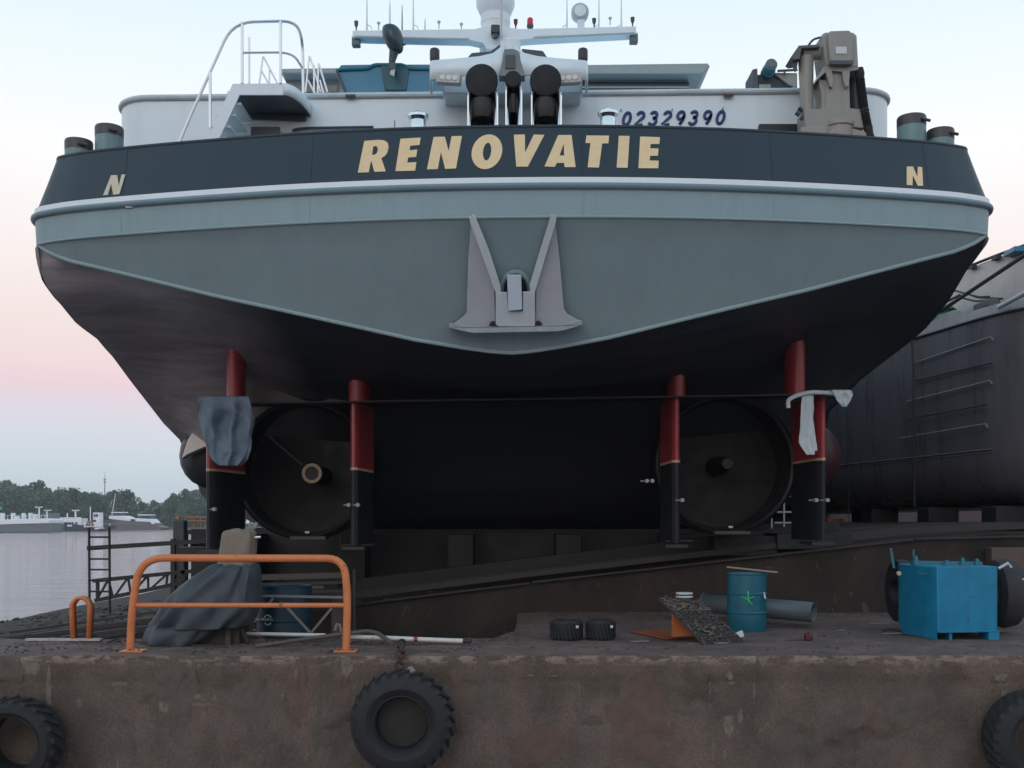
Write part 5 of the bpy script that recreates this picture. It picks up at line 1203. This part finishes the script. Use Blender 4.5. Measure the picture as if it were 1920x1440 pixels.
# ------------------------------------------------------------------ fender tyres on the quay wall
def tractor(px,py,R_,rr,label,rot=0,lugs=26):
    d=12.15;c=P(px,py,d);t=thing('fender_tyre',label,'tyre',(c.x,c.y,c.z),'tractor tyres hung as fenders')
    hw=.20
    pr=[(rr,hw),(rr,-hw*.55),(rr*1.06,-hw*.85),(rr+(R_-rr)*.35,-hw*1.15),(rr+(R_-rr)*.62,-hw*1.1),(R_*.90,-hw*.85),(R_*.93,-hw*.3),(R_*.93,hw*.8),(R_*.9,hw)]
    MB().lathe(pr,c,axis='Y',n=72,closed=True).build('tyre_carcass',M_rubber,t,ang=40)
    MB().lathe([(rr*1.0,-hw*.55),(rr*1.07,-hw*.9),(rr*1.12,-hw*.86),(rr*1.05,-hw*.5)],c,axis='Y',n=64,closed=True).build('bead_ring',mat('bead rubber',(.03,.031,.034),.6),t)
    src=None
    for k in range(lugs):
        a=2*PI*k/lugs+rot;Rm=Matrix.Rotation(a,3,'Y')
        if src is None:
            m_=MB();
            a1=[Vector((x,y,z)) for x,y,z in ((-.035,-hw*.99,R_*.84),(.03,-hw*.99,R_*.84),(.045,-hw*.86,R_*.95),(-.02,-hw*.86,R_*.95))]
            b1=[Vector((x+.14,.02,z)) for x,z in ((-.035,R_*.88),(.03,R_*.88),(.04,R_*.965),(-.025,R_*.965))]
            m_.grid([a1,b1],closed=True).add(a1,[(0,1,2,3)]).add(b1,[(3,2,1,0)])
            src=m_.build('tread_lug',M_rubber,t,origin=(0,0,0));src.location=(0,0,0);src.rotation_euler=(0,a,0)
        else:
            o=src.copy();C.objects.link(o);o.parent=t;o.rotation_euler=(random.uniform(-.02,.02),a,0)
    return t
tractor(755,1353,.60,.295,'large tractor tyre hung on a rusty chain in the middle of the quay wall',.1)
tractor(30,1392,.53,.30,'smooth worn tractor tyre hung on the left end of the quay wall',.3,22)
tractor(1940,1385,.58,.28,'tractor tyre cut by the right edge of the photo on the quay wall',.2)
# dark disc closing the hollow of the middle tyre
m_=MB();c=P(755,1353,12.18);m_.lathe([(.0,0),(.285,0)],c,axis='Y',n=40,cap=False)
tag(m_.build('tyre_backing',mat('dark tyre backing',(.028,.028,.024),.9,var=.4,vs=6)),'dark disc in the hollow of the middle tractor tyre','mud')
ch=thing('rusty_chain','rusty chain holding the middle tractor tyre over the quay edge','chain',P(750,1215,12.5))
lm=mat('rusty chain iron',(.055,.032,.028),.8,var=.35,vs=20,bump=.4,bs=60)
pts=[P(757,1203,12.95),P(748,1212,12.62),P(754,1221,12.36),P(746,1232,12.30),P(752,1243,12.30),P(747,1254,12.28),P(751,1266,12.24)]
for i,(a,b_) in enumerate(zip(pts,pts[1:])):
    dv=(b_-a);L=dv.length*.66;dv.normalize();sd=dv.cross(Vector((0,1,0))).normalized() if i%2==0 else dv.cross(Vector((1,0,.2))).normalized()
    mid=(a+b_)/2;ring_=[mid+dv*(math.cos(t)*L)+sd*(math.sin(t)*.045) for t in [2*PI*k/16 for k in range(17)]]
    m_=MB();m_.tube(ring_,.016,7,cap=False);m_.build('chain_link',lm,ch)
m_=MB();m_.lathe([(0,0),(.05,.0),(.06,.03),(.03,.07),(0,.08)],P(770,1262,12.2),n=9);tag(m_.build('pale_stone',mat('pale stone',(.22,.19,.165),.9,var=.3)),'pale stone stuck on top of the middle tractor tyre','stone')
# ------------------------------------------------------------------ far bank: trees, boats, mast
def crown_mesh(name,h,wd,n,m,seed,low=.12):
    rnd=random.Random(seed);mb=MB();cl=[]
    for i in range(16):
        a=rnd.uniform(0,2*PI);t=rnd.uniform(low,1);rr=wd*.5*math.sin(min(1,t*1.15+.1)*PI*.9)**.6*rnd.uniform(.2,.9)
        cl.append((Vector((math.cos(a)*rr,math.sin(a)*rr,h*t*.92)),rnd.uniform(.12,.24)*wd))
    for i in range(n):
        c,r=cl[rnd.randrange(len(cl))];v=Vector((rnd.gauss(0,1),rnd.gauss(0,1),rnd.gauss(0,.9))).normalized()*r*rnd.uniform(.6,1.05)
        p=c+v;s_=rnd.uniform(.25,.6);A_=Vector((rnd.gauss(0,1),rnd.gauss(0,1),rnd.gauss(0,1))).normalized();B_=A_.cross(Vector((rnd.gauss(0,1),rnd.gauss(0,1),rnd.gauss(0,1)))).normalized()
        o=len(mb.v);mb.v+=[p-A_*s_,p+B_*s_*.7,p+A_*s_,p-B_*s_*.7];mb.f.append((o,o+1,o+2,o+3))
    me=bpy.data.meshes.new(name);me.from_pydata(mb.v,[],mb.f);me.materials.append(m);return me
def trunk_mesh(h):
    mb=MB();mb.tube([(0,0,0),(.2,0,h*.4),(0,.2,h*.8)],[.45,.3,.1],8)
    for k in range(5):
        a=k*1.3;mb.tube([(0,0,h*(.25+.1*k)),(math.cos(a)*2,math.sin(a)*2,h*(.4+.1*k))],[.15,.05],5)
    me=bpy.data.meshes.new('trunk');me.from_pydata(mb.v,[],mb.f);me.materials.append(M_bark);return me
VAR=[crown_mesh('crown',18,13,2600,M_leaf[0],1),crown_mesh('crown',18,12,2600,M_leaf[1],2),crown_mesh('crown',18,14,2600,M_leaf[2],3),crown_mesh('crown',18,9,2200,M_leaf[0],4),crown_mesh('crown',18,15,2600,M_leaf[1],5)]
TRK=trunk_mesh(18)
LB=['grey green willow in the tall wood on the far bank','mid green poplar in the tall wood on the far bank','dark rounded alder on the far bank','slim grey green tree standing out of the far wood','broad green tree on the far bank']
GR=['grey willows on the far bank','poplars on the far bank','dark alders on the far bank','slim trees on the far bank','broad trees on the far bank']
UL={0:'tall green poplar cut by the left edge of the photo on the far bank',4:'tallest grey willow of the far bank, above the tank barge',5:'tall poplar just right of the tallest willow above the tank barge',
 14:'dark rounded alder above the twin masted motor barge',12:'poplar above the small white tug',15:'slim tall tree right beside the radio mast',17:'poplar right of the radio mast, left of the gap in the trees',18:'grey willow at the left side of the gap in the wood',
 19:'low broad tree in the gap of the far wood',20:'grey willow at the right side of the gap in the wood',24:'grey willow right behind the grey mooring pile',25:'poplar over the faded orange jetty rail'}
tl=[(-30,900,1),(6,897,0),(22,905,4),(36,907,0),(52,899,3),(66,901,1),(78,912,0),(92,922,4),(108,920,1),(120,918,4),(134,925,0),(146,916,2),(158,923,1),(172,925,2),(185,924,2),(201,913,3),(214,920,1),(228,919,2),(242,921,0),(248,934,4),
    (272,938,0),(290,938,1),(305,936,3),(320,932,4),(334,922,0),(348,918,1),(366,916,0),(385,915,4),(-60,905,4),(262,950,4)]
for i,(px,py,k) in enumerate(tl):
    d=500+random.uniform(-10,40);b_=P(px,0,d);zt=P(px,py,d).z;s_=(zt+1.0)/18
    t=thing('far_tree',UL.get(i,LB[k]),'tree',(b_.x,d,-1.0),GR[k]);t.scale=(s_*random.uniform(.85,1.1),s_,s_);t.rotation_euler.z=random.uniform(0,6)
    for nm,me in (('crown',VAR[k]),('trunk',TRK)):
        o=bpy.data.objects.new(nm,me);C.objects.link(o);o.parent=t
# dense back wood, one mass
rnd=random.Random(9);mb=MB()
prof=[(-120,905),(0,905),(60,908),(95,926),(150,928),(240,932),(258,952),(275,945),(330,930),(400,920),(700,925),(1000,930),(1920,925),(2050,930)]
for i in range(26000):
    px=rnd.uniform(-110,460) if i<20000 else rnd.uniform(460,2000);d=rnd.uniform(500,560);top=ip(px,prof);py=rnd.uniform(top+6,996)
    p=P(px,py,d);p.z=max(-1,p.z);s_=rnd.uniform(.5,1.1);A_=Vector((rnd.gauss(0,1),rnd.gauss(0,1),rnd.gauss(0,1))).normalized();B_=A_.cross(Vector((rnd.gauss(0,1),rnd.gauss(0,1),rnd.gauss(0,1)))).normalized()
    o=len(mb.v);mb.v+=[p-A_*s_,p+B_*s_,p+A_*s_,p-B_*s_];mb.f.append((o,o+1,o+2,o+3))
me=bpy.data.meshes.new('far_wood');me.from_pydata(mb.v,[],mb.f);me.materials.append(M_leaf[1]);o=bpy.data.objects.new('far_wood',me);C.objects.link(o);tag(o,'dense dark wood filling the far river bank behind the moored boats','wood');o['kind']='stuff'
# radio mast
tw=thing('radio_mast','thin radio mast rising above the far trees','mast',P(196,930,700))
m_=MB();m_.tube([P(196,960,700),P(196.5,903,700),P(197,885,700)],[.5,.3,.08],6);m_.build('mast_pole',mat('mast grey',(.3,.33,.36),.6),tw)
for y in (899,904): m_=MB();m_.tube([P(194,y,700),P(199,y,700)],.4,6);m_.build('antenna_arm',mat('mast grey',(.3,.33,.36),.6),tw)
# far boats
M_bw=mat('far boat white',(.8,.82,.84),.5,var=.05);M_bg=mat('far boat grey',(.13,.15,.18),.5,var=.1);M_bk=mat('far boat black',(.02,.03,.045),.5);M_bgr=mat('far boat green',(.04,.085,.075),.5);M_win=M_glass
M_brown=mat('far boat brown',(.14,.11,.105),.6)
def fbox(par,name,x0,y0,x1,y1,d,dep,m,bev=.1): 
    a=P(x0,y1,d);b_=P(x1,y0,d);return MB().box((a+b_)/2+Vector((0,dep/2,0)),(abs(b_.x-a.x),dep,b_.z-a.z)).build(name,m,par,bevel=bev)
def fhull(par,pts,d,dep,m,name='hull'):
    # outline polygon in elevation, pinched in plan towards its ends
    a=[P(x,y,d) for x,y in pts];cx=sum(p.x for p in a)/len(a);hw=max(abs(p.x-cx) for p in a)
    b_=[p+Vector((0,dep,0)) for p in a]
    return MB().prism(a,(0,dep,0)).build(name,m,par,bevel=.15)
b1=thing('tank_barge','long grey and white tank barge moored at the far left','boat',P(0,999,330))
fhull(b1,[(-150,986),(92,980),(92,998),(-150,999)],330,10,M_bg);fhull(b1,[(-150,978),(90,972),(93,975),(92,981),(-150,988)],329.6,10,M_bw,'white_sheer')
for x in range(-140,90,7): fbox(b1,'rail_post',x,966,x+.6,976,331,.1,M_bw,0)
fbox(b1,'rail_bar',-140,966,90,966.6,331,.1,M_bw,0)
for x0,x1,y0 in ((-20,-8,962),(0,4,962),(20,24,962),(26,33,968),(40,43,962),(53,57,962),(62,66,964)): fbox(b1,'deck_box',x0,y0,x1,975,332,2,M_bw)
fbox(b1,'mast_pole',72,950,74,972,332,.4,M_bw,0);fbox(b1,'radar_arm',66,950,79,951.6,332,.4,M_bw,0);fbox(b1,'mast_pole',87,956,88.4,972,332,.4,M_bw,0);fbox(b1,'radar_arm',82,956,96,957.5,332,.4,M_bw,0)
fbox(b1,'wheelhouse',80,962,100,973,334,5,M_bg)
m_=MB();m_.box(P(2,953,331),(.6,.1,1.0));m_.build('green_flag',mat('flag green',(.05,.4,.12),.7),b1)
b2=thing('green_barge','green hulled barge with a white deckhouse, second boat from the left','boat',P(110,995,380))
fhull(b2,[(92,988),(95,984),(128,982),(126,996),(92,996)],380,8,M_bgr);fbox(b2,'deckhouse',97,970,112,985,380,6,M_bw);fbox(b2,'window',101,973,104,977,379.8,.2,M_win,0);fbox(b2,'window',106,973,109,977,379.8,.2,M_win,0);fbox(b2,'deck_cabin',108,977,126,983,381,5,M_bw)
b3=thing('dark_motor_barge','dark blue motor barge with white wheelhouse and twin masts on the far side','boat',P(135,996,370))
fhull(b3,[(118,979),(140,983),(170,987),(188,989),(186,996),(120,996)],370,8,M_bk);fbox(b3,'deckhouse',122,972,152,985,370.5,6,M_bw);
for x in (124,129,134,141): fbox(b3,'window',x,979,x+3.2,983,370.2,.2,M_win,0)
fbox(b3,'upper_cabin',122,970,142,976,371,5,M_bw)
for x in (124,130,136): fbox(b3,'window',x,971.5,x+4.2,974.5,370.8,.2,M_win,0)
fbox(b3,'mast_pole',140,957,142.4,972,371,.4,M_bw,0);fbox(b3,'radar_arm',135,956,148,958,371,.4,M_bw,0);fbox(b3,'mast_pole',125,962,126.6,971,371,.4,M_bw,0)
fbox(b3,'name_plate',126,984,135,987,369.7,.1,M_bw,0);fbox(b3,'stem_post',119.5,981,121.5,995,369.6,.2,mat('stem blue',(.05,.1,.15),.5),0)
b4=thing('small_tug','small white tug with an orange roof behind the ladder','boat',P(170,995,350))
fhull(b4,[(156,989),(172,988),(188,991),(186,994.5),(158,996)],350,5,M_bk);fhull(b4,[(176,990),(187,989),(187,992),(177,993)],349.8,4,M_bw,'white_bow')
fbox(b4,'deckhouse',157,979,181,989,350.5,4,M_bw);fbox(b4,'orange_roof',162,977.5,174,981,350.2,4,mat('far orange',(.5,.13,.06),.6));
for x in (161,166,172): fbox(b4,'window',x,982,x+3,985.5,350.2,.2,M_win,0)
fbox(b4,'wheelhouse',174,961,185,975,352,4,M_bw);fbox(b4,'window',176,964,178.5,969,351.8,.2,M_win,0);fbox(b4,'window',180,964,183,969,351.8,.2,M_win,0);fbox(b4,'mast_pole',168.4,950,169.8,979,351,.3,M_bw,0);fbox(b4,'side_cabin',180,972,187,988,351,3,M_bw)
b5=thing('grey_motorship','long grey motorship with two white superstructures moored before the far trees','boat',P(250,994,400))
fhull(b5,[(186,984),(210,981),(292,985),(305,989),(300,994),(188,994.5)],400,9,M_brown);fhull(b5,[(187,978),(230,975),(262,976),(292,981),(292,985),(190,985)],400.5,8,M_bg,'hold_side')
fhull(b5,[(204,967),(231,967),(240,971.5),(282,973),(290,983),(284,983),(282,979),(240,977),(204,973)],400.2,8,M_bw,'white_cabin')
fbox(b5,'window',245,973.5,253,977,400,.2,M_win,0);fbox(b5,'wheelhouse',211,961,229,967,402,4,M_win);fbox(b5,'wheelhouse_roof',208,960,232,961.8,401.5,5,M_bw)
fbox(b5,'rear_wheelhouse',262,966,281,972,402,4,M_win);fbox(b5,'roof',258,964.5,283,966.5,401.5,5,M_bw)
m_=MB();m_.tube([P(210,966,401),P(216.5,926,401)],.12,6);m_.build('derrick_mast',M_bw,b5)
m_=MB();m_.tube([P(206,950,401),P(211,937,401)],.06,6);m_.build('flag_line',M_bw,b5)
b6=thing('work_pontoon','small dark green work pontoon with an awning left of the grey motorship','boat',P(195,990,360))
fbox(b6,'pontoon_hull',185,985,212,991,372,4,M_bk);fbox(b6,'awning',187,975,212,981,372,4,M_bgr);fbox(b6,'awning_post',190,981,191,986,372,.3,M_bw,0);fbox(b6,'awning_post',205,981,206,986,372,.3,M_bw,0)

# ------------------------------------------------------------------ evening haze over the river
hb_=MB().box((0,340,11.5),(1500,730,28.0));hz=hb_.build('haze',[],ang=30)
hm=bpy.data.materials.new('haze air');hm.use_nodes=True;hn=hm.node_tree;hn.nodes.clear()
ho=hn.nodes.new('ShaderNodeOutputMaterial');hv=hn.nodes.new('ShaderNodeVolumePrincipled');hv.inputs['Density'].default_value=.00030;hv.inputs['Color'].default_value=(.86,.93,1,1)
hv.inputs['Anisotropy'].default_value=0
hn.links.new(hv.outputs[0],ho.inputs['Volume']);hz.data.materials.append(hm);tag(hz,'thin evening haze over the river and the slipway','haze');hz['kind']='stuff'
